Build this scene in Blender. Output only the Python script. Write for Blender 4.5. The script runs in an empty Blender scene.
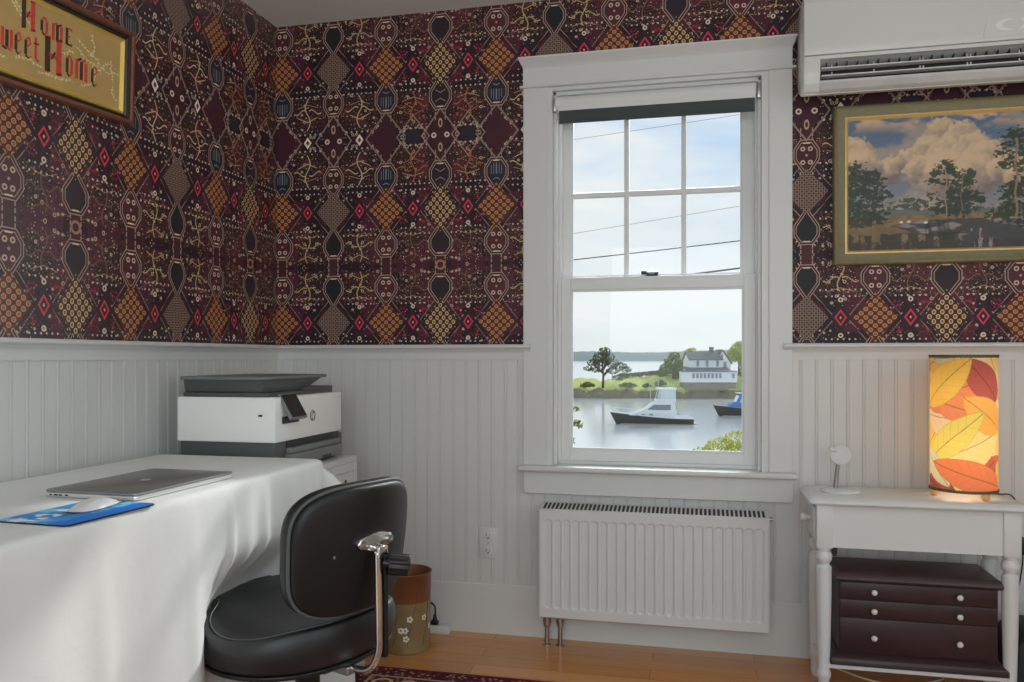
import bpy, bmesh, math, random
import numpy as np
from mathutils import Vector, Matrix

SC = bpy.context.scene
COL = SC.collection
PI = math.pi
R = math.radians

# ------------------------------------------------------------------ camera
cam_data = bpy.data.cameras.new('camera')
cam = bpy.data.objects.new('camera', cam_data)
COL.objects.link(cam)
cam.location = (1.72, -3.08, 1.07)
cam.rotation_euler = (R(90), 0, R(13.09))
cam_data.sensor_width = 36.0
cam_data.lens = 28.72
cam_data.shift_y = 0.0161
cam_data.clip_end = 6000
SC.camera = cam

# ------------------------------------------------------------------ exposure
SC.view_settings.view_transform = 'Standard'
SC.view_settings.look = 'None'
SC.view_settings.gamma = 1.0
SC.view_settings.exposure = 0.0
SC.view_settings.use_curve_mapping = False

# ------------------------------------------------------------------ world sky: pale horizon, blue above, thin cloud
def build_world():
    w = bpy.data.worlds.new('sky'); SC.world = w
    w.use_nodes = True
    nt = w.node_tree; nt.nodes.clear()
    out = nt.nodes.new('ShaderNodeOutputWorld'); bg = nt.nodes.new('ShaderNodeBackground')
    tc = nt.nodes.new('ShaderNodeTexCoord'); sep = nt.nodes.new('ShaderNodeSeparateXYZ')
    nt.links.new(tc.outputs['Generated'], sep.inputs[0])
    rp = nt.nodes.new('ShaderNodeValToRGB')
    nt.links.new(sep.outputs['Z'], rp.inputs[0])
    el = rp.color_ramp.elements
    el[0].position = 0.0; el[0].color = (0.80, 0.84, 0.84, 1)
    el[1].position = 0.06; el[1].color = (0.76, 0.85, 0.89, 1)
    e = el.new(0.2); e.color = (0.62, 0.77, 0.93, 1)
    e = el.new(0.35); e.color = (0.46, 0.65, 0.93, 1)
    e = el.new(1.0); e.color = (0.30, 0.48, 0.85, 1)
    mp = nt.nodes.new('ShaderNodeMapping'); mp.inputs['Scale'].default_value = (2.2, 2.2, 7.5)
    mp.inputs['Location'].default_value = (0.3, 0.2, 0.4)
    mp.inputs['Rotation'].default_value = (0.0, R(-14), 0.0)
    nt.links.new(tc.outputs['Generated'], mp.inputs[0])
    nz = nt.nodes.new('ShaderNodeTexNoise'); nz.inputs['Scale'].default_value = 1.5
    nz.inputs['Detail'].default_value = 7; nz.inputs['Roughness'].default_value = 0.55
    nz.inputs['Distortion'].default_value = 0.5
    nt.links.new(mp.outputs[0], nz.inputs['Vector'])
    cr = nt.nodes.new('ShaderNodeValToRGB')
    cr.color_ramp.elements[0].position = 0.36; cr.color_ramp.elements[0].color = (0, 0, 0, 1)
    cr.color_ramp.elements[1].position = 0.62; cr.color_ramp.elements[1].color = (1, 1, 1, 1)
    nt.links.new(nz.outputs['Fac'], cr.inputs[0])
    mx = nt.nodes.new('ShaderNodeMix'); mx.data_type = 'RGBA'
    nt.links.new(cr.outputs['Color'], mx.inputs[0])
    nt.links.new(rp.outputs['Color'], mx.inputs[6])
    mx.inputs[7].default_value = (0.90, 0.92, 0.93, 1)
    nt.links.new(mx.outputs[2], bg.inputs['Color'])
    bg.inputs['Strength'].default_value = 1.0
    nt.links.new(bg.outputs[0], out.inputs[0])
build_world()

# ------------------------------------------------------------------ sun and the fill lamps added for the room
def lamp(name, kind, loc, target, energy, color=(1, 1, 1), **kw):
    d = bpy.data.lights.new(name, kind); d.energy = energy; d.color = color
    for k, v in kw.items(): setattr(d, k, v)
    o = bpy.data.objects.new(name, d); COL.objects.link(o); o.location = loc
    o.rotation_euler = (Vector(target) - Vector(loc)).to_track_quat('-Z', 'Y').to_euler()
    return o
SUN_DIR = Vector((0.466, 1.0, 0.69)).normalized()
lamp('sun', 'SUN', SUN_DIR * 50, (0, 0, 0), 2.2, (1.0, 0.98, 0.94), angle=R(2.0))
lamp('side_fill', 'AREA', (3.62, -2.3, 1.40), (1.6, -0.9, 1.0), 8, (0.84, 0.955, 0.985), shape='RECTANGLE', size=1.5, size_y=1.3)  # added fill lamp, set in the unseen opening of the right wall
lamp('rear_fill', 'AREA', (1.9, -4.36, 1.45), (2.2, 0.0, 2.9), 31, (0.84, 0.955, 0.985), shape='RECTANGLE', size=2.0, size_y=1.4)  # added fill lamp behind the camera, brightens window wall and ceiling
# added area lamp outside, above the view, boosting daylight through the harbour window
lamp('harbour_fill', 'AREA', (2.0, 1.7, 3.5), (0.5, -1.5, 0.7), 520, (0.90, 0.975, 1.0), shape='RECTANGLE', size=3.4, size_y=1.7)

# ------------------------------------------------------------------ materials
def lin(c):
    c = c / 255.0
    return c / 12.92 if c <= 0.04045 else ((c + 0.055) / 1.055) ** 2.4
def S(r, g, b, k=1.0):
    return (min(1, lin(r) / k), min(1, lin(g) / k), min(1, lin(b) / k), 1)
def setin(p, **kw):
    for k, v in kw.items(): p.inputs[k.replace('_', ' ')].default_value = v
def mat(name, color, rough=0.5, metal=0.0, spec=0.5, noise=0.0, nscale=20.0, bump=0.0, bscale=200.0, coat=0.0, sheen=0.0):
    m = bpy.data.materials.new(name); m.use_nodes = True
    nt = m.node_tree; p = nt.nodes['Principled BSDF']
    p.inputs['Base Color'].default_value = color
    p.inputs['Roughness'].default_value = rough
    p.inputs['Metallic'].default_value = metal
    p.inputs['Specular IOR Level'].default_value = spec
    if coat: p.inputs['Coat Weight'].default_value = coat; p.inputs['Coat Roughness'].default_value = 0.08
    if sheen: p.inputs['Sheen Weight'].default_value = sheen
    tc = nt.nodes.new('ShaderNodeTexCoord')
    if noise:
        nz = nt.nodes.new('ShaderNodeTexNoise'); nz.inputs['Scale'].default_value = nscale; nz.inputs['Detail'].default_value = 4
        nt.links.new(tc.outputs['Object'], nz.inputs['Vector'])
        mx = nt.nodes.new('ShaderNodeMix'); mx.data_type = 'RGBA'
        nt.links.new(nz.outputs['Fac'], mx.inputs[0])
        mx.inputs[6].default_value = tuple(c * (1 - noise) for c in color[:3]) + (1,)
        mx.inputs[7].default_value = tuple(min(1, c * (1 + noise)) for c in color[:3]) + (1,)
        nt.links.new(mx.outputs[2], p.inputs['Base Color'])
    if bump:
        nz = nt.nodes.new('ShaderNodeTexNoise'); nz.inputs['Scale'].default_value = bscale; nz.inputs['Detail'].default_value = 3
        nt.links.new(tc.outputs['Object'], nz.inputs['Vector'])
        bp = nt.nodes.new('ShaderNodeBump'); bp.inputs['Strength'].default_value = bump; bp.inputs['Distance'].default_value = 0.002
        nt.links.new(nz.outputs['Fac'], bp.inputs['Height']); nt.links.new(bp.outputs[0], p.inputs['Normal'])
    return m

# little compiler: python expressions -> Math nodes
class E:
    nt = None
    def __init__(s, sock): s.s = sock
    @staticmethod
    def op(name, *a, clamp=False):
        n = E.nt.nodes.new('ShaderNodeMath'); n.operation = name; n.use_clamp = clamp
        for i, x in enumerate(a):
            if isinstance(x, E): E.nt.links.new(x.s, n.inputs[i])
            else: n.inputs[i].default_value = float(x)
        return E(n.outputs[0])
    def __add__(s, o): return E.op('ADD', s, o)
    __radd__ = __add__
    def __sub__(s, o): return E.op('SUBTRACT', s, o)
    def __rsub__(s, o): return E.op('SUBTRACT', o, s)
    def __mul__(s, o): return E.op('MULTIPLY', s, o)
    __rmul__ = __mul__
    def __truediv__(s, o): return E.op('DIVIDE', s, o)
    def __lt__(s, o): return E.op('LESS_THAN', s, o)
    def __gt__(s, o): return E.op('GREATER_THAN', s, o)
    def __and__(s, o): return E.op('MULTIPLY', s, o)
    def __or__(s, o): return E.op('MAXIMUM', s, o)
def ab(x): return E.op('ABSOLUTE', x)
def fr(x): return E.op('FRACT', x)
def sn(x): return E.op('SINE', x)
def sq(x): return E.op('SQRT', x)
def mxm(a, b): return E.op('MAXIMUM', a, b)
def mnm(a, b): return E.op('MINIMUM', a, b)
def pp(x, s): return E.op('PINGPONG', x, s)
def dia(u, v, u0, v0, a, b): return ab(u - u0) / a + ab(v - v0) / b
def near(x, c, w): return ab(x - c) < w
def circ(u, v, u0, v0):
    du = u - u0; dv = v - v0
    return sq(du * du + dv * dv)

def wallpaper_material(name, axis, shift, rough, spec):
    m = bpy.data.materials.new(name); m.use_nodes = True
    nt = m.node_tree; E.nt = nt; p = nt.nodes['Principled BSDF']
    tc = nt.nodes.new('ShaderNodeTexCoord'); sep = nt.nodes.new('ShaderNodeSeparateXYZ')
    nt.links.new(tc.outputs['Object'], sep.inputs[0])
    w = E(sep.outputs[axis]); z = E(sep.outputs['Z'])
    K = 0.42
    u = pp((w - shift) * 100.0, 45.7)           # cm, mirrored between the two diamond columns
    v = pp((z - 1.95) * 100.0, 51.3)            # cm, mirrored between the two middles
    cv = nt.nodes.new('ShaderNodeCombineXYZ')
    nt.links.new(u.s, cv.inputs[0]); nt.links.new(v.s, cv.inputs[1])
    def vor(scale, rnd=1.0):
        n = nt.nodes.new('ShaderNodeTexVoronoi'); n.inputs['Scale'].default_value = scale
        n.inputs['Randomness'].default_value = rnd
        nt.links.new(cv.outputs[0], n.inputs['Vector'])
        return E(n.outputs['Distance']), n.outputs['Color']
    def noi(scale, det=3):
        n = nt.nodes.new('ShaderNodeTexNoise'); n.inputs['Scale'].default_value = scale; n.inputs['Detail'].default_value = det
        nt.links.new(cv.outputs[0], n.inputs['Vector'])
        return E(n.outputs['Fac'])
    state = {'c': None}
    def lay(mask, color):
        n = nt.nodes.new('ShaderNodeMix'); n.data_type = 'RGBA'
        nt.links.new(mask.s, n.inputs[0])
        if state['c'] is None: n.inputs[6].default_value = S(34, 19, 23, K)
        else: nt.links.new(state['c'], n.inputs[6])
        if isinstance(color, tuple): n.inputs[7].default_value = color
        else: nt.links.new(color, n.inputs[7])
        state['c'] = n.outputs[2]
    c = lambda r, g, b: S(*[q if q < 60 else 60 + (q - 60) * .86 for q in (r, g, b)], K)
    G, O, Y, r1, r2, D, B = 0.0, 22.85, 45.7, 11.42, 34.28, 28.7, 51.3
    nlow = noi(0.09, 2)
    lay(nlow > 0.54, c(56, 25, 34))
    lay(near(nlow, 0.40, 0.05), c(30, 20, 27))
    # fields of foliage speckle round the trees
    tree_zone = mxm(mnm(ab(u - r1), ab(u - r2)) / 8.2, mnm(ab(v - 11.2) / 7.5, ab(v - 43.2) / 6.6)) < 1.0
    d1, col1 = vor(1.15)
    ramp = nt.nodes.new('ShaderNodeValToRGB'); ramp.color_ramp.interpolation = 'CONSTANT'
    sc = nt.nodes.new('ShaderNodeSeparateColor'); nt.links.new(col1, sc.inputs[0]); nt.links.new(sc.outputs[0], ramp.inputs[0])
    els = ramp.color_ramp.elements
    els[0].position = 0.0; els[0].color = c(112, 84, 66)
    els[1].position = 0.30; els[1].color = c(92, 52, 42)
    for ps, cc in ((0.48, c(150, 128, 108)), (0.68, c(72, 40, 44)), (0.84, c(186, 168, 146))):
        e = els.new(ps); e.color = cc
    fine = noi(0.9, 2)
    lay((near(fine, 0.52, 0.010)) & tree_zone, c(104, 66, 50))
    lay((d1 < 0.27) & ((tree_zone & (E(sc.outputs[1]) > 0.25)) | (E(sc.outputs[1]) > 0.80)), ramp.outputs['Color'])
    d2, col2 = vor(0.34)
    sc2 = nt.nodes.new('ShaderNodeSeparateColor'); nt.links.new(col2, sc2.inputs[0]); E2 = E(sc2.outputs[0])
    lay(near(d2, 0.165, 0.05) & (E2 > 0.3), c(152, 134, 116))
    lay((d2 < 0.05) & (E2 > 0.3), c(140, 108, 84))
    d3, col3 = vor(0.62)
    sc3 = nt.nodes.new('ShaderNodeSeparateColor'); nt.links.new(col3, sc3.inputs[0])
    lay((d3 < 0.13) & (E(sc3.outputs[0]) > 0.35), c(150, 130, 114))
    # lattice lines running diagonally between the columns
    lat = dia(u, v, O, D, 13.2, 18.2)
    for target, a, b in ((O, 9.2, 11.6), (G, 9.6, 11.4), (Y, 9.0, 11.8)):
        q = dia(u, v, target, D, a, b)
        lay(near(q, 1.0, 0.024) & (fr((v + u) * 0.8) > 0.3), c(118, 100, 92))
    # dotted rows above and below the diamond row
    tri = mnm(ab(u - r1), ab(u - r2))
    for off, wd in ((7.6, 6.6), (9.9, 7.2)):
        du = fr(tri / 1.95) - 0.5; dv = (ab(v - D) - off) / 1.95
        lay(((du * du + dv * dv) < 0.030) & (tri < wd), c(168, 152, 138))
    du = fr(tri / 2.3) - 0.5; dv = (v - 3.4) / 2.3
    lay(((du * du + dv * dv) < 0.03) & (tri < 6.5), c(165, 148, 130))
    # trees: a wavy trunk with side branches
    def tree(x0, vc, hh, colr, th, bs):
        t = v - vc; sx = u - x0
        trunk = (ab(sx - sn(t * 0.52) * 1.1) < th) & (ab(t) < hh)
        br = (ab(t - bs * 1.2 - sn(ab(sx) * 0.95) * 0.9) < th) & (ab(sx) < 6.0) & (ab(sx) > 0.6)
        lay(trunk | br, colr)
        lay((ab(t + bs * 3.0 - ab(sx) * 0.45) < th * 0.75) & (ab(sx) < 4.2), colr)
        lay((ab(t - bs * 4.2 + ab(sx) * 0.30) < th * 0.6) & (ab(sx) < 4.6), c(140, 112, 84))
    tree(r1, 11.5, 6.6, c(164, 146, 116), 0.23, 1.0)
    tree(r2, 11.5, 6.6, c(136, 72, 42), 0.26, 1.0)
    tree(r1, 43.5, 5.6, c(150, 132, 84), 0.22, -1.0)
    tree(r2, 43.5, 5.4, c(96, 68, 54), 0.2, -1.0)
    # stems joining the medallions of one column
    for x0, vmax, vmin in ((O, 12, 0), (G, 12, 0), (Y, 12, 0), (O, 52, 46), (G, 52, 46), (Y, 52, 46)):
        inr = (v < vmax) & (v > vmin)
        lay((ab(u - x0) < 2.3) & inr, c(52, 28, 33))
        lay(near(ab(u - x0), 2.0, 0.22) & inr & (fr(v * 0.55) > 0.25), c(140, 112, 92))
    # medallions
    def medal(x0, v0, sgn, a, h, fill, line, deco):
        du = ab(u - x0); t = (v - v0) * sgn           # t > 0 towards the diamond row: pointed end
        q = mxm(mxm(du / a, (t * -1.0) / (h * 0.78)), (du / a + t / h) * 0.80)
        q = mxm(q, (du / a + (t * -1.0) / h) * 0.78)
        lay(q < 1.36, c(46, 26, 30))
        lay(near(q, 1.30, 0.045), line)
        lay(q < 1.08, c(40, 25, 29))
        lay(near(q, 1.06, 0.04), line)
        lay(q < 0.96, fill)
        if deco == 'stripes':
            lay((fr(du / 0.95) < 0.28) & (q < 0.80) & (t < 1.0), c(96, 98, 106))
            lay(near(t - du * 0.5, 2.4, 0.22) & (q < 0.75), c(96, 98, 106))
        elif deco == 'rings':
            lay(near(circ(du, ab(t - 0.3), 1.25, 2.4), 0.62, 0.22), c(164, 142, 126))
            lay(circ(du, t, 0.0, 0.2) < 0.45, c(140, 112, 100))
        elif deco == 'chevron':
            lay(near(ab(t) - du * 0.6, 1.1, 0.2) & (q < 0.8), c(120, 98, 92))
        lay((du < 1.25) & near(t, -h * 0.80, 0.22), c(186, 164, 140))
    tan = c(136, 114, 102)
    medal(O, 15.6, 1, 3.6, 5.4, c(30, 30, 38), tan, 'stripes')
    medal(G, 15.6, 1, 3.3, 5.2, c(50, 26, 28), tan, 'rings')
    medal(Y, 15.6, 1, 3.5, 5.4, c(36, 26, 32), tan, 'chevron')
    medal(O, 42.6, -1, 3.6, 5.0, c(60, 30, 36), tan, 'rings')
    medal(G, 42.6, -1, 3.3, 5.0, c(27, 27, 29), tan, '')
    medal(Y, 42.6, -1, 3.7, 5.0, c(36, 28, 34), tan, '')
    # the middles
    lay(mxm(ab(u - O) / 4.6, ab(u - O) / 6.5 + v / 9.5) < 1.0, c(50, 25, 32))
    lay(near(ab(u - O) / 8.6 + v / 10.5, 1.0, 0.045), c(110, 92, 84))
    for x0 in (G, Y):
        lay(mxm(ab(u - x0) / 3.9, ab(u - x0) / 6.0 + v / 9.0) < 1.0, c(48, 26, 32))
        lay(near(circ(ab(u - x0), v, 2.7, 0.0), 0.78, 0.3), c(176, 158, 140))
        lay(near(circ(ab(u - x0) * 1.7, ab(v) * 0.85, 0.0, 4.1), 1.2, 0.35), c(150, 126, 100))
        lay(near(ab(u - x0) / 7.8 + v / 10.5, 1.0, 0.045), c(118, 98, 88))
    lay(dia(u, v, r1, 0.0, 1.75, 2.5) < 1.0, c(196, 180, 164))
    lay(dia(u, v, r1, 0.0, 0.8, 1.1) < 1.0, c(90, 40, 40))
    lay(mxm(ab(u - r2), v) + 0.4 * mnm(ab(u - r2), v) < 3.3, c(34, 30, 38))
    lay(near(circ(u, v, r2, 0.0), 4.6, 0.7) & (near(circ(ab(u - r2), v, 2.6, 3.8), 0.7, 0.28) | near(circ(ab(u - r2), v, 4.6, 0.0), 0.7, 0.28)), c(128, 110, 98))
    lay(near(ab(u - r2) / 6.8 + v / 8.5, 1.0, 0.04), c(122, 104, 92))
    lay(near(circ(ab(u - Y), B - v, 0.0, 0.0), 1.6, 0.4), c(132, 92, 82))
    # the row of big diamonds
    q = dia(u, v, G, D, 7.3, 8.4)
    lay(q < 1.0, c(52, 36, 36))
    gx = ab(fr(u / 1.62 + 0.5) - 0.5); gy = ab(fr((v - D) / 1.62 + 0.5) - 0.5)
    lay(near(mxm(gx, gy), 0.32, 0.075) & (q < 1.0), c(122, 102, 86))
    q = dia(u, v, O, D, 6.9, 8.5)
    lay(q < 1.08, c(58, 30, 28))
    pa = (u - O) / 3.1; pb = (v - D) / 2.9
    f1 = fr(pa + pb + 0.5) - 0.5; f2 = fr(pa - pb + 0.5) - 0.5
    rr = sq(f1 * f1 + f2 * f2)
    lay((rr < 0.40) & (q < 1.04), c(106, 62, 40))
    lay(near(rr, 0.30, 0.07) & (q < 1.04), c(160, 108, 64))
    lay((rr < 0.10) & (q < 1.04), c(138, 92, 58))
    q = dia(u, v, Y, D, 6.6, 8.9)
    lay(q < 1.1, c(42, 28, 32))
    pa = (u - Y) / 2.7; pb = (v - D) / 3.3
    f1 = fr(pa + pb + 0.5) - 0.5; f2 = fr(pa - pb + 0.5) - 0.5
    rr = sq(f1 * f1 + f2 * f2)
    lay(near(rr, 0.29, 0.085) & (q < 1.06), c(178, 146, 96))
    lay((rr < 0.10) & (q < 1.06), c(118, 96, 74))
    # red lozenges between them
    for x0 in (r1, r2):
        q = dia(u, v, x0, D, 2.15, 3.1)
        lay(q < 1.65, c(32, 25, 34))
        lay(near(q, 0.82, 0.16), c(172, 38, 50))
        lay(q < 0.20, c(204, 120, 100))
        lay(near(circ(u, ab(v - D), x0, 6.3), 0.62, 0.26), c(176, 158, 142))
    lay((fine > 0.56) & near(ab(v - D), 4.6, 1.8) & near(ab(u - r2), 4.4, 2.0), c(112, 30, 40))
    nt.links.new(state['c'], p.inputs['Base Color'])
    p.inputs['Roughness'].default_value = rough
    p.inputs['Specular IOR Level'].default_value = spec
    return m

def attr_material(name, attr, rough=0.6, spec=0.4):
    m = bpy.data.materials.new(name); m.use_nodes = True
    nt = m.node_tree; p = nt.nodes['Principled BSDF']
    a = nt.nodes.new('ShaderNodeAttribute'); a.attribute_name = attr
    nt.links.new(a.outputs['Color'], p.inputs['Base Color'])
    p.inputs['Roughness'].default_value = rough; p.inputs['Specular IOR Level'].default_value = spec
    return m

def wood_floor():
    m = bpy.data.materials.new('floor_boards'); m.use_nodes = True
    nt = m.node_tree; E.nt = nt; p = nt.nodes['Principled BSDF']
    tc = nt.nodes.new('ShaderNodeTexCoord')
    br = nt.nodes.new('ShaderNodeTexBrick')
    nt.links.new(tc.outputs['Object'], br.inputs['Vector'])
    br.offset = 0.37
    for k, v in (('Scale', 1.0), ('Mortar Size', 0.0012), ('Mortar Smooth', 0.3), ('Brick Width', 0.95), ('Row Height', 0.083), ('Bias', 0.0)):
        br.inputs[k].default_value = v
    br.inputs['Color1'].default_value = S(178, 126, 76, .60); br.inputs['Color2'].default_value = S(162, 110, 64, .60)
    br.inputs['Mortar'].default_value = S(120, 80, 48, .6)
    mp = nt.nodes.new('ShaderNodeMapping'); mp.inputs['Scale'].default_value = (3, 38, 1)
    nt.links.new(tc.outputs['Object'], mp.inputs[0])
    nz = nt.nodes.new('ShaderNodeTexNoise'); nz.inputs['Scale'].default_value = 1.6; nz.inputs['Detail'].default_value = 6; nz.inputs['Distortion'].default_value = 0.8
    nt.links.new(mp.outputs[0], nz.inputs['Vector'])
    mx = nt.nodes.new('ShaderNodeMix'); mx.data_type = 'RGBA'; mx.blend_type = 'MULTIPLY'; mx.inputs[0].default_value = 0.55
    rp = nt.nodes.new('ShaderNodeValToRGB'); rp.color_ramp.elements[0].color = (.72, .66, .6, 1); rp.color_ramp.elements[1].color = (1.1, 1.08, 1.05, 1)
    nt.links.new(nz.outputs['Fac'], rp.inputs[0])
    nt.links.new(br.outputs['Color'], mx.inputs[6]); nt.links.new(rp.outputs['Color'], mx.inputs[7])
    nt.links.new(mx.outputs[2], p.inputs['Base Color'])
    p.inputs['Roughness'].default_value = 0.22
    return m

def glass_material():
    m = bpy.data.materials.new('window_glass'); m.use_nodes = True
    nt = m.node_tree; nt.nodes.clear()
    out = nt.nodes.new('ShaderNodeOutputMaterial'); mx = nt.nodes.new('ShaderNodeMixShader')
    tr = nt.nodes.new('ShaderNodeBsdfTransparent'); gl = nt.nodes.new('ShaderNodeBsdfGlossy'); gl.inputs['Roughness'].default_value = 0.0
    tr.inputs['Color'].default_value = (0.985, 0.995, 0.99, 1)
    fr_ = nt.nodes.new('ShaderNodeFresnel'); fr_.inputs['IOR'].default_value = 1.25
    nt.links.new(fr_.outputs[0], mx.inputs[0]); nt.links.new(tr.outputs[0], mx.inputs[1]); nt.links.new(gl.outputs[0], mx.inputs[2])
    nt.links.new(mx.outputs[0], out.inputs[0])
    return m

def rug_material():
    m = bpy.data.materials.new('rug_pile'); m.use_nodes = True
    nt = m.node_tree; E.nt = nt; p = nt.nodes['Principled BSDF']
    tc = nt.nodes.new('ShaderNodeTexCoord'); sep = nt.nodes.new('ShaderNodeSeparateXYZ')
    nt.links.new(tc.outputs['Object'], sep.inputs[0])
    x = E(sep.outputs['X']) * 100; y = E(sep.outputs['Y']) * 100
    d = mnm(y * -1.0, x)           # distance from the far / left edge, cm
    st = {'c': None}
    def lay(mask, color):
        n = nt.nodes.new('ShaderNodeMix'); n.data_type = 'RGBA'; nt.links.new(mask.s, n.inputs[0])
        if st['c'] is None: n.inputs[6].default_value = S(52, 26, 32, .5)
        else: nt.links.new(st['c'], n.inputs[6])
        n.inputs[7].default_value = color; st['c'] = n.outputs[2]
    vo = nt.nodes.new('ShaderNodeTexVoronoi'); vo.inputs['Scale'].default_value = 55
    nt.links.new(tc.outputs['Object'], vo.inputs['Vector'])
    vd = E(vo.outputs['Distance'])
    lay((d > 1.4) & (vd < 0.33), S(120, 92, 84, .5))
    lay((d > 1.4) & near(vd, 0.5, 0.06), S(86, 34, 40, .5))
    lay(near(d, 8.0, 0.5), S(140, 110, 84, .5))
    lay((d > 9.0) & near(circ(fr(x / 9.0) * 9.0, fr(y / 9.0) * 9.0, 4.5, 4.5), 3.2, 0.6), S(150, 124, 96, .5))
    lay(d < 1.1, S(88, 24, 38, .5))
    nt.links.new(st['c'], p.inputs['Base Color']); p.inputs['Roughness'].default_value = 0.95
    p.inputs['Specular IOR Level'].default_value = 0.1
    return m
# ------------------------------------------------------------------ building helpers
ORG = {}
class MB:
    def __init__(s): s.bm = bmesh.new(); s.mi = 0
    def _take(s, b):
        me = bpy.data.meshes.new('t'); b.to_mesh(me); b.free()
        n0 = len(s.bm.faces); s.bm.from_mesh(me); bpy.data.meshes.remove(me)
        s.bm.faces.ensure_lookup_table()
        for f in s.bm.faces[n0:]: f.material_index = s.mi
        return s
    def box(s, x0, x1, y0, y1, z0, z1, bev=0.0, seg=2, M=None):
        b = bmesh.new(); bmesh.ops.create_cube(b, size=1)
        for v in b.verts:
            v.co = Vector(((x0 + x1) / 2 + v.co.x * (x1 - x0), (y0 + y1) / 2 + v.co.y * (y1 - y0), (z0 + z1) / 2 + v.co.z * (z1 - z0)))
        if bev > 0:
            bmesh.ops.bevel(b, geom=list(b.edges), offset=bev, segments=seg, profile=0.5, affect='EDGES')
        if M is not None: b.transform(M)
        return s._take(b)
    def poly(s, pts, faces, M=None):
        b = bmesh.new(); vs = [b.verts.new(p) for p in pts]
        for f in faces:
            try: b.faces.new([vs[i] for i in f])
            except ValueError: pass
        bmesh.ops.recalc_face_normals(b, faces=b.faces)
        if M is not None: b.transform(M)
        return s._take(b)
    def tube(s, pts, r, seg=12, cap=True):
        pts = [Vector(p) for p in pts]; n = len(pts)
        rs = r if isinstance(r, (list, tuple)) else [r] * n
        b = bmesh.new(); rings = []; prev = None
        for i, p in enumerate(pts):
            t = (pts[min(i + 1, n - 1)] - pts[max(i - 1, 0)]).normalized()
            if prev is None:
                a = t.orthogonal().normalized()
            else:
                a = (prev - t * prev.dot(t)).normalized()
            prev = a; c = t.cross(a)
            rings.append([b.verts.new(p + (a * math.cos(2 * PI * k / seg) + c * math.sin(2 * PI * k / seg)) * rs[i]) for k in range(seg)])
        for i in range(n - 1):
            for k in range(seg):
                b.faces.new((rings[i][k], rings[i][(k + 1) % seg], rings[i + 1][(k + 1) % seg], rings[i + 1][k]))
        if cap:
            b.faces.new(rings[0][::-1]); b.faces.new(rings[-1])
        return s._take(b)
    def lathe(s, prof, c=(0, 0, 0), seg=32, M=None):
        b = bmesh.new(); rings = []
        for (r, z) in prof:
            if r < 1e-6: rings.append([b.verts.new((c[0], c[1], c[2] + z))])
            else: rings.append([b.verts.new((c[0] + r * math.cos(2 * PI * k / seg), c[1] + r * math.sin(2 * PI * k / seg), c[2] + z)) for k in range(seg)])
        for A, B in zip(rings, rings[1:]):
            for k in range(seg):
                k2 = (k + 1) % seg
                if len(A) == 1 and len(B) == 1: continue
                if len(A) == 1: b.faces.new((A[0], B[k2], B[k]))
                elif len(B) == 1: b.faces.new((A[k], A[k2], B[0]))
                else: b.faces.new((A[k], A[k2], B[k2], B[k]))
        bmesh.ops.recalc_face_normals(b, faces=b.faces)
        if M is not None: b.transform(M)
        return s._take(b)
    def extrude(s, prof, p0, p1, up=(0, 0, 1)):
        # profile (a, b): a along 'side' = dir x up ... b along up; extruded from p0 to p1
        p0 = Vector(p0); p1 = Vector(p1); d = (p1 - p0).normalized(); up = Vector(up); side = d.cross(up).normalized()
        n = len(prof); pts = [p0 + side * a + up * b_ for a, b_ in prof] + [p1 + side * a + up * b_ for a, b_ in prof]
        fs = [(i, (i + 1) % n, n + (i + 1) % n, n + i) for i in range(n)] + [tuple(range(n))[::-1], tuple(range(n, 2 * n))]
        return s.poly(pts, fs)
    def prism(s, poly2, to3, h0, h1, bev=0.0):
        b = bmesh.new()
        A = [b.verts.new(to3(p[0], p[1], h0)) for p in poly2]; B_ = [b.verts.new(to3(p[0], p[1], h1)) for p in poly2]
        n = len(A)
        b.faces.new(A[::-1]); b.faces.new(B_)
        for i in range(n): b.faces.new((A[i], A[(i + 1) % n], B_[(i + 1) % n], B_[i]))
        bmesh.ops.recalc_face_normals(b, faces=b.faces)
        if bev: bmesh.ops.bevel(b, geom=list(b.edges), offset=bev, segments=2, profile=0.5, affect='EDGES')
        return s._take(b)
    def grid(s, f, nu, nv, closed_u=False):
        b = bmesh.new(); V = [[b.verts.new(f(i, j)) for j in range(nv)] for i in range(nu)]
        for i in range(nu if closed_u else nu - 1):
            for j in range(nv - 1):
                i2 = (i + 1) % nu
                b.faces.new((V[i][j], V[i2][j], V[i2][j + 1], V[i][j + 1]))
        return s._take(b)
    def sphere(s, c, r, sub=2, scale=(1, 1, 1)):
        b = bmesh.new(); bmesh.ops.create_icosphere(b, subdivisions=sub, radius=r)
        for v in b.verts: v.co = Vector((v.co.x * scale[0] + c[0], v.co.y * scale[1] + c[1], v.co.z * scale[2] + c[2]))
        return s._take(b)
    def build(s, name, m, parent=None, smooth=None, origin=None):
        me = bpy.data.meshes.new(name)
        o = Vector((0, 0, 0))
        if parent is not None: o = ORG.get(parent.name, Vector((0, 0, 0)))
        elif origin is not None: o = Vector(origin)
        if o.length > 0:
            for v in s.bm.verts: v.co -= o
        s.bm.normal_update(); s.bm.to_mesh(me); s.bm.free()
        for mm in (m if isinstance(m, (list, tuple)) else [m]): me.materials.append(mm)
        if smooth:
            me.polygons.foreach_set('use_smooth', [True] * len(me.polygons))
            if smooth != 'all': me.set_sharp_from_angle(angle=R(smooth))
        ob = bpy.data.objects.new(name, me); COL.objects.link(ob)
        if parent is not None:
            ob.parent = parent; ORG[ob.name] = o
        else:
            ob.location = o; ORG[ob.name] = o
        return ob

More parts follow.
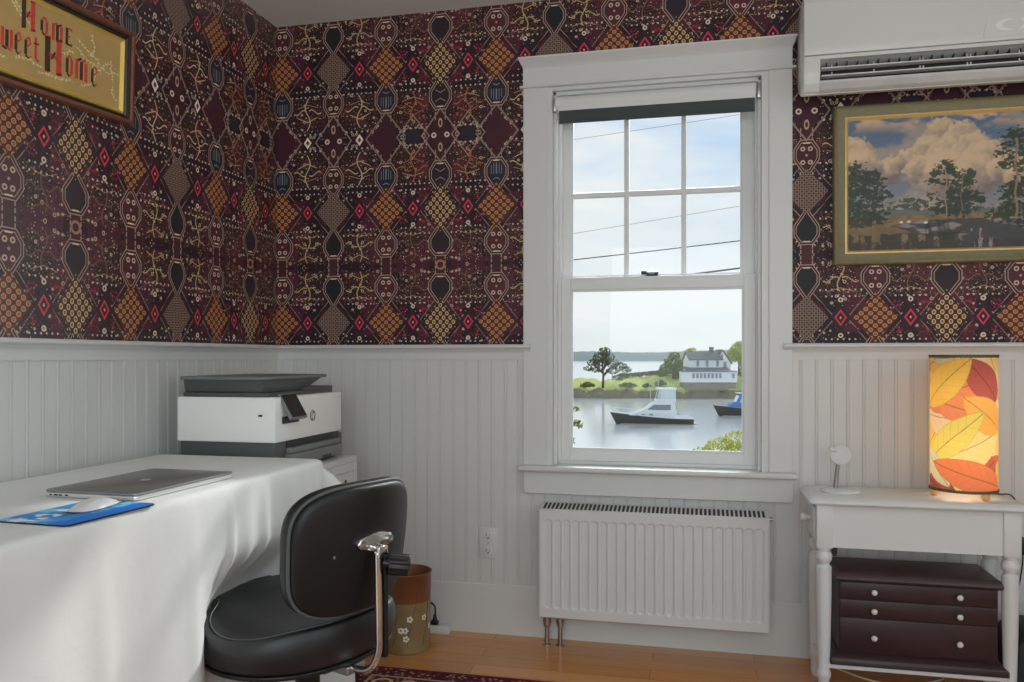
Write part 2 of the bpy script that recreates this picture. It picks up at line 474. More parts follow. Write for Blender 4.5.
def tag(o, label=None, cat=None, group=None, kind=None):
    if label: o['label'] = label
    if cat: o['category'] = cat
    if group: o['group'] = group
    if kind: o['kind'] = kind
    return o
def thing(name, label, cat, loc=(0, 0, 0), rot=(0, 0, 0), local=False, group=None):
    o = bpy.data.objects.new(name, None); COL.objects.link(o); o.empty_display_size = 0.1
    o.location = loc; o.rotation_euler = rot
    ORG[o.name] = Vector((0, 0, 0)) if local else Vector(loc)
    return tag(o, label, cat, group)
def struct(o): o['kind'] = 'structure'; return o
def arc(cx, cy, r, a0, a1, n):
    return [(cx + r * math.cos(a0 + (a1 - a0) * i / n), cy + r * math.sin(a0 + (a1 - a0) * i / n)) for i in range(n + 1)]
def rrect(x0, x1, y0, y1, r, n=5):
    return arc(x1 - r, y0 + r, r, -PI / 2, 0, n) + arc(x1 - r, y1 - r, r, 0, PI / 2, n) + arc(x0 + r, y1 - r, r, PI / 2, PI, n) + arc(x0 + r, y0 + r, r, PI, 1.5 * PI, n)
def catmull(pts, n=8):
    P = [Vector(p) for p in pts]; P = [P[0]] + P + [P[-1]]; out = []
    for i in range(1, len(P) - 2):
        for k in range(n):
            t = k / n
            out.append(0.5 * ((2 * P[i]) + (-P[i - 1] + P[i + 1]) * t + (2 * P[i - 1] - 5 * P[i] + 4 * P[i + 1] - P[i + 2]) * t * t + (-P[i - 1] + 3 * P[i] - 3 * P[i + 1] + P[i + 2]) * t ** 3))
    out.append(P[-2]); return out
XY = lambda a, b, h: (a, b, h)
XZ = lambda a, b, h: (a, h, b)
YZ = lambda a, b, h: (h, a, b)

# materials of the room
M = {}
M['paper_back'] = wallpaper_material('wallpaper_back', 'X', 0.256, 0.5, 0.25)
M['paper_left'] = wallpaper_material('wallpaper_left', 'Y', 0.256, 0.30, 0.9)
M['trim'] = mat('white_paint', (0.74, 0.74, 0.725, 1), 0.35, spec=0.5, noise=0.02, nscale=3, bump=0.03, bscale=120)
M['bead'] = mat('beadboard_paint', (0.72, 0.715, 0.70, 1), 0.38, noise=0.02, nscale=4, bump=0.03, bscale=90)
M['ceiling'] = mat('ceiling_paint', (0.88, 0.875, 0.87, 1), 0.8, bump=0.05, bscale=150)
M['plain'] = mat('plain_wall_paint', (0.62, 0.60, 0.58, 1), 0.7)
M['floor'] = wood_floor()
M['glass'] = glass_material()
M['vinyl'] = mat('sash_vinyl', (0.78, 0.785, 0.78, 1), 0.35, bump=0.02, bscale=60)
M['radiator'] = mat('radiator_enamel', (0.76, 0.76, 0.75, 1), 0.28, noise=0.01, nscale=5)
M['dark_slot'] = mat('dark_cavity', S(40, 40, 40, .5), 0.7, noise=0.1)
M['steel'] = mat('brushed_steel', (0.42, 0.40, 0.37, 1), 0.28, 1.0, noise=0.08, nscale=60)
M['chrome'] = mat('chrome', (0.80, 0.82, 0.83, 1), 0.16, 1.0, noise=0.03, nscale=15)
M['black_plastic'] = mat('black_plastic', (0.012, 0.012, 0.013, 1), 0.35, noise=0.1, nscale=40)

# ------------------------------------------------------------------ room shell
H = 2.44
XR, YR = 3.6, -4.4
mb = MB(); mb.box(-0.1, XR + .1, YR - .1, 0.12, -0.06, 0.0); struct(mb.build('floor', M['floor']))
mb = MB(); mb.box(-0.1, XR + .1, YR - .1, 0.14, H, H + 0.06); struct(mb.build('ceiling', M['ceiling']))
# window wall with its opening
ox0, ox1, oz0, oz1 = 1.14, 1.965, 0.63, 2.115
mb = MB()
mb.box(-0.1, ox0, 0, 0.14, 0, H); mb.box(ox1, XR + .1, 0, 0.14, 0, H)
mb.box(ox0, ox1, 0, 0.14, 0, oz0); mb.box(ox0, ox1, 0, 0.14, oz1, H)
struct(mb.build('wall_back', M['paper_back']))
mb = MB(); mb.box(-0.1, 0, YR - .1, 0, 0, H); struct(mb.build('wall_left', M['paper_left']))
mb = MB()      # side wall behind the camera's right shoulder, with a window opening
mb.box(XR, XR + .1, -1.5, 0, 0, H); mb.box(XR, XR + .1, YR - .1, -3.1, 0, H)
mb.box(XR, XR + .1, -3.1, -1.5, 0, 0.66); mb.box(XR, XR + .1, -3.1, -1.5, 2.06, H)
struct(mb.build('wall_right', M['plain']))
mb = MB()
mb.box(0, 0.25, YR - .1, YR, 0, H); mb.box(2.75, XR, YR - .1, YR, 0, H)
mb.box(0.25, 2.75, YR - .1, YR, 0, 0.7); mb.box(0.25, 2.75, YR - .1, YR, 2.2, H)
struct(mb.build('wall_rear', M['plain']))

# beadboard: one moulded sheet per stretch of wall
def bead_sheet(name, a0, a1, z0, z1, phase, to3):
    d0 = 0.012
    prof = [(a0, d0)]
    k = math.ceil((a0 - phase) / 0.0522)
    while phase + k * 0.0522 < a1:
        b = phase + k * 0.0522; k += 1
        if b - .006 < a0 or b + .006 > a1: continue
        prof += [(b - .0056, d0), (b - .0050, d0 - .0026), (b - .0040, d0 - .0026), (b - .0032, d0), (b - .0012, d0 + .0010), (b + .0012, d0 + .0010), (b + .0032, d0), (b + .0040, d0 - .0026), (b + .0050, d0 - .0026), (b + .0056, d0)]
    prof.append((a1, d0))
    b = MB(); zs = (z0, z1)
    pts = [to3(a, d, z) for z in zs for a, d in prof]; n = len(prof)
    fs = [(i, i + 1, n + i + 1, n + i) for i in range(n - 1)]
    base = len(pts)
    pts += [to3(a0, 0.0, z0), to3(a1, 0.0, z0), to3(a0, 0.0, z1), to3(a1, 0.0, z1)]
    fs += [(base, base + 1, base + 3, base + 2), (n, 2 * n - 1, base + 3, base + 2), (0, n - 1, base + 1, base), (0, base, base + 2, n), (n - 1, base + 1, base + 3, 2 * n - 1)]
    b.poly(pts, fs)
    return struct(b.build(name, M['bead']))
backp = lambda a, d, z: (a, -d, z)
leftp = lambda a, d, z: (d, a, z)
bead_sheet('trim_1', 0.0, 1.06, 0.185, 1.075, 0.667, backp)
bead_sheet('trim_2', 2.02, XR, 0.185, 1.075, 2.063, backp)
bead_sheet('trim_3', 1.06, 2.02, 0.185, 0.60, 0.667, backp)
bead_sheet('trim_4', YR, -0.012, 0.185, 1.075, -0.723, leftp)
# baseboards
bp = [(0, 0), (0.0145, 0), (0.0145, 0.189), (0.0125, 0.192), (0, 0.192)]
mb = MB(); mb.extrude([(a, b) for a, b in bp], (0.0, 0, 0), (XR, 0, 0)); struct(mb.build('baseboard_back', M['trim']))
mb = MB(); mb.extrude([(a, b) for a, b in bp], (0, YR, 0), (0, -0.0145, 0)); struct(mb.build('baseboard_left', M['trim']))
# chair rail: flat fascia, cove and rounded nose
rail = [(0, 1.062), (0.017, 1.062), (0.018, 1.085), (0.020, 1.092), (0.027, 1.097), (0.030, 1.102), (0.038, 1.104), (0.043, 1.109), (0.043, 1.115), (0.038, 1.120), (0, 1.121)]
nose = [(0.017, 1.096), (0.027, 1.097), (0.030, 1.102), (0.038, 1.104), (0.043, 1.109), (0.043, 1.115), (0.038, 1.120), (0.017, 1.121)]
mb = MB(); mb.extrude(rail, (0.0, 0, 0), (1.054, 0, 0)); mb.extrude(nose, (1.054, 0, 0), (1.083, 0, 0)); struct(mb.build('trim_5', M['trim'], smooth=40))
mb = MB(); mb.extrude(rail, (2.032, 0, 0), (XR, 0, 0)); mb.extrude(nose, (2.004, 0, 0), (2.032, 0, 0)); struct(mb.build('trim_6', M['trim'], smooth=40))
mb = MB(); mb.extrude(rail, (0, YR, 0), (0, -0.0, 0)); struct(mb.build('trim_7', M['trim'], smooth=40))

# ------------------------------------------------------------------ window
win = thing('window_1', 'white double-hung window looking out on the harbour', 'window', (1.55, 0, 0.66)); struct(win)
b = MB(); b.box(1.053, 1.149, -0.022, 0, 0.66, 2.105, 0.002); b.build('side_casing', M['trim'], win)
b = MB(); b.box(1.954, 2.034, -0.022, 0, 0.66, 2.105, 0.002); b.build('side_casing', M['trim'], win)
b = MB(); b.box(1.053, 2.034, -0.026, 0, 2.105, 2.178, 0.001); b.build('head_casing', M['trim'], win)
b = MB(); b.box(1.040, 2.047, -0.034, 0, 2.098, 2.108, 0.004); b.build('fillet_bead', M['trim'], win, smooth=40)
crown = [(0, 2.172), (0.026, 2.172), (0.030, 2.180), (0.040, 2.188), (0.052, 2.200), (0.056, 2.203), (0.056, 2.209), (0, 2.209)]
b = MB()
for x0, x1, sc_ in ((1.053, 2.034, 1.0),): b.extrude(crown, (x0, 0, 0), (x1, 0, 0))
# mitred returns at each end
def ret(xe, sgn):
    n = len(crown); pts = []
    for a, z in crown: pts.append((xe, -a, z))
    for a, z in crown: pts.append((xe + sgn * max(0, a - 0.026) * 0.45, -a, z))
    for a, z in crown: pts.append((xe + sgn * max(0, a - 0.026) * 0.45, 0, z))
    f = [(i, (i + 1) % n, n + (i + 1) % n, n + i) for i in range(n)] + [(n + i, n + (i + 1) % n, 2 * n + (i + 1) % n, 2 * n + i) for i in range(n)]
    return pts, f
for xe, sg in ((1.053, -1), (2.034, 1)):
    b.poly(*ret(xe, sg))
b.build('crown_cap', M['trim'], win, smooth=35)
b = MB()   # jamb lining and stops
b.box(1.14, 1.166, -0.016, 0.14, 0.66, 2.085); b.box(1.929, 1.965, -0.016, 0.14, 0.66, 2.085); b.box(1.14, 1.965, -0.016, 0.14, 2.085, 2.115)
b.box(1.166, 1.180, 0.0, 0.03, 0.66, 2.085, 0.003); b.box(1.916, 1.929, 0.0, 0.03, 0.66, 2.085, 0.003); b.box(1.166, 1.929, 0.0, 0.03, 2.070, 2.085, 0.003)
b.build('jamb', M['trim'], win)
b = MB(); b.box(1.140, 1.965, 0.0, 0.14, 0.630, 0.660); b.box(1.165, 1.93, 0.03, 0.14, 0.660, 0.674, 0.003)
b.box(1.041, 2.050, -0.066, 0.0, 0.640, 0.660, 0.007, 3); b.build('stool', M['trim'], win, smooth=40)
b = MB(); b.prism([(1.066, 0.553), (2.027, 0.553), (2.036, 0.565), (2.036, 0.640), (1.057, 0.640), (1.057, 0.565)], XZ, -0.034, -0.0, 0.002); b.build('apron', M['trim'], win)
def sash(name, x0, x1, z0, z1, gx0, gx1, gz0, gz1, y0, y1):
    s = MB()
    s.box(x0, gx0, y0, y1, z0, z1, .002); s.box(gx1, x1, y0, y1, z0, z1, .002)
    s.box(gx0, gx1, y0, y1, z0, gz0, .002); s.box(gx0, gx1, y0, y1, gz1, z1, .002)
    t = 0.007   # glazing bead
    ym = (y0 + y1) / 2
    s.box(gx0, gx0 + t, y0 + .0061, ym, gz0 + t, gz1 - t); s.box(gx1 - t, gx1, y0 + .0061, ym, gz0 + t, gz1 - t)
    s.box(gx0, gx1, y0 + .006, ym, gz0, gz0 + t); s.box(gx0, gx1, y0 + .006, ym, gz1 - t, gz1)
    o = s.build(name, M['vinyl'], win)
    g = MB(); g.box(gx0 - .004, gx1 + .004, ym + .001, ym + .005, gz0 - .004, gz1 + .004); g.build('glass_pane', M['glass'], o)
    return o
up = sash('upper_sash', 1.168, 1.927, 1.335, 2.08, 1.222, 1.866, 1.382, 2.03, 0.085, 0.118)
for xm in (1.437, 1.653):
    b = MB(); b.box(xm - .0095, xm + .0095, 0.085, 0.112, 1.382, 2.03, 0.004); b.build('muntin', M['vinyl'], up)
b = MB(); b.box(1.222, 1.866, 0.086, 0.111, 1.692, 1.712, 0.004); b.build('muntin', M['vinyl'], up)
lo = sash('lower_sash', 1.190, 1.911, 0.674, 1.378, 1.227, 1.870, 0.716, 1.330, 0.040, 0.078)
b = MB(); b.lathe([(0, 0), (.022, 0), (.022, .006), (.015, .012), (0, .012)], (1.535, 0.062, 1.378), 16)
b.box(1.495, 1.56, 0.052, 0.066, 1.386, 1.394, .003); b.box(1.495, 1.515, 0.05, 0.068, 1.385, 1.399, .003)
b.build('sash_lock', M['black_plastic'], lo, smooth=40)
b = MB(); b.box(1.168, 1.190, 0.03, 0.12, 0.674, 2.08); b.box(1.911, 1.929, 0.03, 0.12, 0.674, 2.08); b.build('sash_track', M['vinyl'], win)

# roller shade hung under the head jamb
sh = thing('roller_shade', 'white roller shade rolled up at top of window with dark blackout hem', 'window shade', (1.55, -0.02, 2.01))
M['shade_cloth'] = mat('shade_fabric', (0.80, 0.80, 0.79, 1), 0.6, bump=0.1, bscale=400)
M['shade_dark'] = mat('blackout_fabric', S(46, 52, 52, .5), 0.7, bump=0.1, bscale=400)
M['nickel'] = mat('nickel', (0.45, 0.45, 0.44, 1), 0.3, 0.9, noise=.05)
b = MB(); b.tube([(1.180, -0.006, 2.033), (1.908, -0.006, 2.033)], 0.030, 24); b.build('roll', M['shade_cloth'], sh, smooth=40)
b = MB(); b.box(1.192, 1.906, -0.0325, -0.030, 2.000, 2.024, .0008); b.build('fascia', M['shade_cloth'], sh)
b = MB(); b.box(1.194, 1.904, -0.033, -0.029, 1.958, 2.002, 0.001); b.box(1.194, 1.904, -0.036, -0.026, 1.953, 1.964, 0.002); b.build('hem', M['shade_dark'], sh)
for xa in (1.167, 1.913):
    b = MB(); b.box(xa, xa + .013, -0.024, 0.012, 2.004, 2.058, .003); b.lathe([(0, -.009), (.008, -.009), (.008, .009), (0, .009)], (0, 0, 0), 12, Matrix.Translation((xa + .006, -.006, 2.03)) @ Matrix.Rotation(R(90), 4, 'Y'))
    b.build('bracket', M['nickel'], sh, smooth=40)
# ------------------------------------------------------------------ radiator
rad = thing('radiator', 'white ribbed panel radiator hung under the window', 'radiator', (1.545, -0.075, 0.115))
def rad_panel():
    x0, x1, z0, z1 = 1.136, 1.947, 0.112, 0.508
    yf = -0.126; dep = 0.010; n = 23; per = (x1 - x0 - 0.032) / n
    xs = [x0, x0 + .004]
    for k in range(n):
        c = x0 + 0.016 + per * (k + .5)
        xs += [c - per * .44, c - per * .34, c - per * .24, c - per * .12, c, c + per * .12, c + per * .24, c + per * .34, c + per * .44]
    xs += [x1 - .004, x1]
    zs = [z0, z0 + .004, 0.134, 0.143, 0.147, 0.151, 0.155, 0.159, 0.166, 0.20, 0.3, 0.4, 0.454, 0.461, 0.465, 0.469, 0.473, 0.477, 0.486, z1 - .004, z1]
    def sst(t): t = max(0, min(1, t)); return t * t * (3 - 2 * t)
    def f(i, j):
        x = xs[i]; z = zs[j]
        u = ((x - x0 - .016) / per) % 1.0 - .5
        inside = x0 + .016 < x < x1 - .016
        zz = max(0, max(0.162 - z, z - 0.462)) / per
        d = math.hypot(max(0, abs(u) - .0), zz * 1.1)
        h = sst((0.40 - max(abs(u), d if zz > 0 else abs(u))) / .16) if inside else 0
        y = yf + dep * h
        if i in (0, len(xs) - 1) or j in (0, len(zs) - 1): y = yf + .005
        return (x, y, z)
    return MB().grid(f, len(xs), len(zs))
rad_panel().build('front_panel', M['radiator'], rad, smooth=50)
b = MB(); b.box(1.137, 1.946, -0.121, -0.114, 0.113, 0.508); b.box(1.146, 1.940, -0.058, -0.050, 0.125, 0.49); b.build('back_panel', M['radiator'], rad)
for xe in (1.135, 1.945):
    b = MB(); b.prism([(-0.124, .114), (-0.045, .114), (-0.045, .526), (-0.124, .510)], YZ, xe, xe + .003); b.build('side_cover', M['radiator'], rad)
Mg = Matrix.Translation((0, -0.0855, 0.5185)) @ Matrix.Rotation(R(11), 4, 'X')
b = MB(); b.box(1.1355, 1.9475, -0.0405, 0.0405, -0.006, 0.0, .002, M=Mg); tg = b.build('top_grille', M['radiator'], rad, smooth=40)
b = MB()
for k in range(52):
    xk = 1.152 + (1.93 - 1.152) * k / 51
    b.box(xk - .0044, xk + .0044, -0.030, 0.030, -0.003, 0.0004, M=Mg)
b.build('slot_shade_bars', M['dark_slot'], tg)  # dark bars laid on the plate, standing for the shade in its slots
b = MB(); b.lathe([(0, 0), (.009, 0), (.009, .008), (.006, .010), (.006, .016), (0, .016)], (0, 0, 0), 14, Matrix.Translation((1.948, -0.075, 0.50)) @ Matrix.Rotation(R(90), 4, 'Y')); b.build('bleed_valve', M['nickel'], rad, smooth=40)
for xp in (1.156, 1.206):
    b = MB(); b.lathe([(0, 0.0), (.017, 0), (.017, .004), (.0085, .006), (.0085, .066), (.013, .07), (.013, .082), (.0155, .084), (.0155, .102), (.011, .106), (.011, .13), (0, .13)], (xp, -0.078, 0.0), 18)
    b.build('pipe', M['steel'], rad, smooth=40)
for xk in (1.3, 1.79):
    b = MB(); b.box(xk - .02, xk + .02, -0.05, -0.012, 0.18, 0.47, .002); b.build('wall_bracket', M['radiator'], rad)

# ------------------------------------------------------------------ wall outlet
M['outlet'] = mat('outlet_plastic', (0.74, 0.735, 0.72, 1), 0.3, noise=0.01)
ou = thing('wall_outlet', 'white double wall outlet on the beadboard left of the radiator', 'outlet', (0.913, -0.012, 0.351))
b = MB(); b.box(0.877, 0.950, -0.0185, -0.012, 0.292, 0.411, .003); b.build('cover_plate', M['outlet'], ou, smooth=40)
for zc in (0.3795, 0.3225):
    b = MB(); b.prism([(0.9135 + .017 * math.cos(t), zc + max(-.0142, min(.0142, .0175 * math.sin(t)))) for t in [2 * PI * k / 28 for k in range(28)]], XZ, -0.0205, -0.018, 0.0006)
    so = b.build('socket', M['outlet'], ou, smooth=40)
    b = MB(); b.box(0.9060, 0.9082, -0.0209, -0.020, zc - .001, zc + .0085); b.box(0.9188, 0.9208, -0.0209, -0.020, zc + .0005, zc + .0075)
    b.prism(arc(0.9135, zc - .0075, .0028, 0, PI, 8) + [(0.9107, zc - .0098), (0.9163, zc - .0098)], XZ, -0.0209, -0.020)
    b.build('slots', M['black_plastic'], so)
b = MB(); b.lathe([(0, 0), (.003, 0), (.0028, .001), (0, .0012)], (0, 0, 0), 10, Matrix.Translation((0.9135, -0.0185, 0.351)) @ Matrix.Rotation(R(90), 4, 'X')); b.build('screw', M['nickel'], ou)

# ------------------------------------------------------------------ numpy noise for painted surfaces
_rs = np.random.RandomState(5)
_lat = _rs.rand(256, 256)
def vnoise(x, y):
    xi = np.floor(x).astype(int); yi = np.floor(y).astype(int); xf = x - xi; yf = y - yi
    xf = xf * xf * (3 - 2 * xf); yf = yf * yf * (3 - 2 * yf)
    g = lambda a, b_: _lat[a % 256, b_ % 256]
    return (g(xi, yi) * (1 - xf) + g(xi + 1, yi) * xf) * (1 - yf) + (g(xi, yi + 1) * (1 - xf) + g(xi + 1, yi + 1) * xf) * yf
def fbm(x, y, o=5):
    s = 0; a = 0.5; t = 0
    for k in range(o): s = s + a * vnoise(x * 2 ** k + 17 * k, y * 2 ** k + 31 * k); t += a; a *= .5
    return s / t
def colour_mesh(ob, attr, rgb):      # rgb linear (n,3)
    a = ob.data.color_attributes.new(attr, 'FLOAT_COLOR', 'POINT')
    buf = np.ones((len(ob.data.vertices), 4), dtype=np.float32); buf[:, :3] = rgb
    a.data.foreach_set('color', buf.ravel())
def L3(r, g, b, k=1.0): return np.array([lin(r) / k, lin(g) / k, lin(b) / k])
def blend(img, mask, col):
    mask = np.clip(mask, 0, 1)[..., None]
    return img * (1 - mask) + mask * col
def sstep(a, b_, x):
    t = np.clip((x - a) / (b_ - a), 0, 1); return t * t * (3 - 2 * t)

# ------------------------------------------------------------------ landscape painting
pic = thing('framed_painting', 'gold framed landscape painting of pines by a marsh under the air conditioner', 'painting', (2.60, -0.02, 1.67))
PX0, PX1, PZ0, PZ1 = 2.170, 3.03, 1.394, 1.950
M['frame_gold'] = mat('antique_gold_frame', S(98, 92, 68, .5), 0.5, 0.1, noise=0.25, nscale=60, bump=0.1, bscale=150)
M['frame_lip'] = mat('gilt_lip', S(190, 158, 102, .55), 0.4, 0.2, noise=0.1, nscale=60)
def frame_bars(b, x0, x1, z0, z1, prof, to3):
    # prof: list of (inset, height); mitred frame
    n = len(prof); cs = [(x0, z0, 1, 1), (x1, z0, -1, 1), (x1, z1, -1, -1), (x0, z1, 1, -1)]
    pts = []
    for cx, cz, sx, sz in cs:
        for i_, h in prof: pts.append(to3(cx + sx * i_, cz + sz * i_, h))
    f = []
    for c_ in range(4):
        d_ = (c_ + 1) % 4
        for i in range(n): f.append((c_ * n + i, c_ * n + (i + 1) % n, d_ * n + (i + 1) % n, d_ * n + i))
    return b.poly(pts, f)
fp = [(0, 0), (0, .030), (.004, .036), (.010, .038), (.016, .034), (.030, .028), (.036, .026), (.040, .026), (.040, 0)]
frame_bars(MB(), PX0, PX1, PZ0, PZ1, fp, lambda a, c_, h: (a, -0.002 - h, c_)).build('frame', M['frame_gold'], pic, smooth=40)
lp = [(.039, 0), (.039, .027), (.043, .028), (.050, .018), (.051, 0)]
frame_bars(MB(), PX0, PX1, PZ0, PZ1, lp, lambda a, c_, h: (a, -0.002 - h, c_)).build('gilt_slip', M['frame_lip'], pic, smooth=40)
def canvas():
    x0, x1, z0, z1 = PX0 + .048, PX1 - .048, PZ0 + .048, PZ1 - .048
    nx, nz = 400, 240
    X, Z = np.meshgrid(np.linspace(x0, x1, nx), np.linspace(z0, z1, nz), indexing='ij')
    b = MB(); b.grid(lambda i, j: (X[i, j], -0.016, Z[i, j]), nx, nz)
    o = b.build('canvas', attr_material('oil_paint', 'paint', 0.5, 0.3), pic, smooth='all')
    p = X - 2.219; q = Z - 1.441
    K = 0.56
    n1 = fbm(p * 22, q * 22); n2 = fbm(p * 70 + 5, q * 70); n3 = fbm(p * 9 + 3, q * 12, 4)
    t = np.clip(q / .467, 0, 1)
    img = np.zeros(p.shape + (3,))
    sky_t = sstep(.2, 1, t)[..., None]
    img[:] = L3(116, 118, 120, K) * (1 - sky_t) + L3(78, 98, 120, K) * sky_t
    img = blend(img, sstep(.42, .18, t) * .9, L3(142, 130, 122, K))
    img = blend(img, sstep(.62, .8, n3 + .2 * t) * .55, L3(168, 146, 126, K))
    # cumulus: union of lobes lit from upper left
    lobes = [(.30, .40, .055), (.36, .385, .06), (.26, .345, .055), (.33, .33, .075), (.40, .34, .07), (.20, .31, .05), (.15, .295, .04), (.24, .28, .06), (.44, .31, .07), (.32, .26, .09), (.12, .27, .05), (.41, .25, .08), (.50, .27, .06), (.02, .34, .07), (.04, .29, .08), (.62, .30, .07), (.56, .24, .07), (.7, .27, .08)]
    wx = p + (n1 - .5) * .05; wq = q + (n2 - .5) * .04
    for cx, cz, r in lobes:
        d = np.hypot(wx - cx, (wq - cz) * 1.05) / r
        m = sstep(1.05, .86, d)
        lit = np.clip(.5 + .75 * ((wq - cz) - (wx - cx) * .5) / r + (n1 - .5) * .8, 0, 1)[..., None]
        shade_c = L3(114, 102, 100, K) * (1 - lit) + L3(182, 158, 130, K) * lit
        img = blend(img, m, shade_c)
    img = blend(img, sstep(.34, .22, t) * (.35 + .5 * n3), L3(118, 116, 122, K))
    img = blend(img, sstep(.33, .27, t) * sstep(.42, .60, fbm(p * 14 + 9, q * 30)), L3(196, 170, 150, K))
    img = blend(img, sstep(.48, .6, fbm(p * 12, q * 26 + 4)) * sstep(.86, .98, t), L3(176, 150, 124, K))
    # far tree line
    tl = .128 + .018 * vnoise(p * 45, q * 0) + .01 * vnoise(p * 130, q * 0)
    img = blend(img, (q < tl) * 1.0, L3(92, 98, 92, K))
    # fields
    fld = (q < .118 + .004 * n2)
    img = blend(img, fld * 1.0, L3(108, 92, 66, K))
    img = blend(img, fld * (n2 > .52) * .5, L3(136, 108, 74, K))
    # water with reflections
    wat = q < (.104 - .03 * np.exp(-((p - .05) / .12) ** 2) + .006 * (n1 - .5))
    img = blend(img, wat * 1.0, L3(66, 66, 68, K))
    refl = fbm(p * 12 + 7, q * 60 + 2, 4)
    img = blend(img, wat * sstep(.50, .62, refl) * sstep(.0, .06, p - .14), L3(128, 116, 112, K))
    img = blend(img, wat * sstep(.52, .62, fbm(p * 30, q * 12)) * ((p > .25) & (p < .36)) * .8, L3(46, 52, 50, K))
    grass = (q < .085 - .05 * sstep(.12, .3, p)) & (p < .34)
    img = blend(img, grass * (.4 + .6 * n2), L3(118, 98, 70, K))
    img = blend(img, (q < .05 + .02 * n1) * ((p < .36) | (p > .62)) * (fbm(p * 60, q * 22) > .42) * .85, L3(52, 54, 46, K))
    img = blend(img, (q < .03) * (n2 > .45) * .8, L3(60, 56, 54, K))
    img = blend(img, ((p > .39) & (p < .46) & (q < .07)) * (fbm(p * 90, q * 20) > .5) * .7, L3(150, 122, 128, K))
    # trees
    rnd = random.Random(3)
    def crown(cx, cz, rx, rz, dark):
        nonlocal img
        nn = fbm(p * 85 + cx * 40, q * 130 + cz * 30, 4)
        d = ((p - cx) / rx) ** 2 + ((q - cz) / rz) ** 2
        m = (d + (nn - .5) * 3.6) < .62
        col = L3(*dark, K)
        img = blend(img, m * .94, col)
        hi = m & ((q - cz) / rz + (nn - .5) * 3 > .45)
        img = blend(img, hi * .5, L3(dark[0] + 26, dark[1] + 26, dark[2] + 16, K))
    def trunk(cx, z0_, z1_, w, colr=(112, 98, 84)):
        nonlocal img
        m = (np.abs(p - cx - .003 * np.sin(q * 60)) < w) & (q > z0_) & (q < z1_)
        img = blend(img, m * .9, L3(*colr, K))
    G1 = (52, 60, 54); G2 = (66, 74, 62)
    for cx in (.03, .055, .085, .115): trunk(cx, .09, .22, .0016, (88, 82, 76))
    for cx, cz, rx, rz in ((.02, .285, .05, .03), (.055, .265, .055, .03), (.09, .245, .045, .026), (.03, .22, .05, .04), (.08, .20, .05, .035), (.115, .19, .035, .024), (.02, .16, .05, .04), (.07, .14, .05, .04), (.105, .12, .03, .03), (.04, .105, .07, .026), (.01, .24, .03, .06)): crown(cx, cz, rx, rz, G1)
    for cx, cz in ((.14, .165), (.145, .15)): crown(cx, cz, .016, .012, G2)
    trunk(.14, .12, .16, .001)
    for cx, cz, rx, rz in ((.20, .172, .03, .018), (.185, .155, .022, .012), (.24, .165, .022, .013), (.215, .15, .03, .014)): crown(cx, cz, rx, rz, G2)
    trunk(.205, .118, .17, .0012); trunk(.243, .12, .16, .001)
    for cx, cz, rx, rz in ((.315, .288, .034, .022), (.285, .262, .03, .016), (.335, .268, .03, .015), (.275, .236, .028, .014), (.30, .232, .034, .013), (.37, .255, .036, .024), (.39, .228, .03, .018), (.355, .225, .03, .016), (.28, .17, .034, .03), (.33, .16, .05, .04), (.38, .17, .05, .036), (.40, .19, .03, .018), (.425, .165, .018, .014), (.34, .20, .03, .02), (.36, .13, .07, .022), (.29, .135, .03, .02)): crown(cx, cz, rx, rz, G1)
    trunk(.315, .112, .285, .0020, (142, 118, 96)); trunk(.365, .13, .25, .0014)
    for cx, cz, rx, rz in ((.535, .378, .05, .028), (.50, .345, .026, .018), (.56, .35, .04, .026), (.475, .318, .02, .012), (.54, .315, .05, .022), (.50, .285, .03, .02), (.56, .28, .04, .03), (.51, .20, .03, .03), (.55, .21, .045, .04), (.49, .175, .022, .02), (.50, .12, .06, .035), (.56, .13, .07, .06), (.62, .35, .05, .04), (.63, .26, .05, .06), (.66, .17, .08, .08)): crown(cx, cz, rx, rz, (50, 58, 46))
    trunk(.532, .10, .37, .0036, (128, 108, 90)); trunk(.60, .1, .34, .003, (110, 96, 80))
    for cx, cz in ((.175, .098), (.198, .099), (.252, .094)):        # white wading birds
        img = blend(img, (((p - cx) / .006) ** 2 + ((q - cz) / .0035) ** 2 < 1) * .8, L3(206, 196, 180, K))
    img *= (0.94 + .14 * (n2[..., None] - .5))
    colour_mesh(o, 'paint', np.clip(img, 0, 1).reshape(-1, 3))
canvas()
b = MB(); b.box(PX0 + .02, PX1 - .02, -0.015, -0.001, PZ0 + .02, PZ1 - .02); b.build('backing', mat('backing_board', (0.2, 0.15, 0.1, 1), 0.8, noise=.1), pic)

# ------------------------------------------------------------------ air conditioner
M['ac'] = mat('ac_plastic', (0.74, 0.735, 0.715, 1), 0.35, noise=0.01)
M['ac_dirty'] = mat('ac_chin_plastic', (0.60, 0.595, 0.575, 1), 0.4, noise=0.18, nscale=9)
M['film'] = mat('glossy_sticker', (0.80, 0.80, 0.78, 1), 0.12, noise=.02)
AX0, AX1 = 2.052, 2.93
ac = thing('air_conditioner', 'white wall mounted air conditioner at the top right above painting', 'air conditioner', (2.49, -0.1, 1.955))
def yz_prism(b, prof, x0, x1, bev=0): return b.prism(prof, lambda a, c_, h: (h, a, c_), x0, x1, bev)
b = MB()   # casing: back shell with an open outlet
shell = [(0, 2.035), (-0.03, 2.010), (-0.10, 1.972), (-0.165, 1.956), (-0.165, 1.975), (-0.09, 2.000), (-0.085, 2.045), (-0.185, 2.062), (-0.185, 2.275), (0, 2.275)]
yz_prism(b, shell, AX0 + .004, AX1 - .004); b.build('casing', M['ac'], ac)
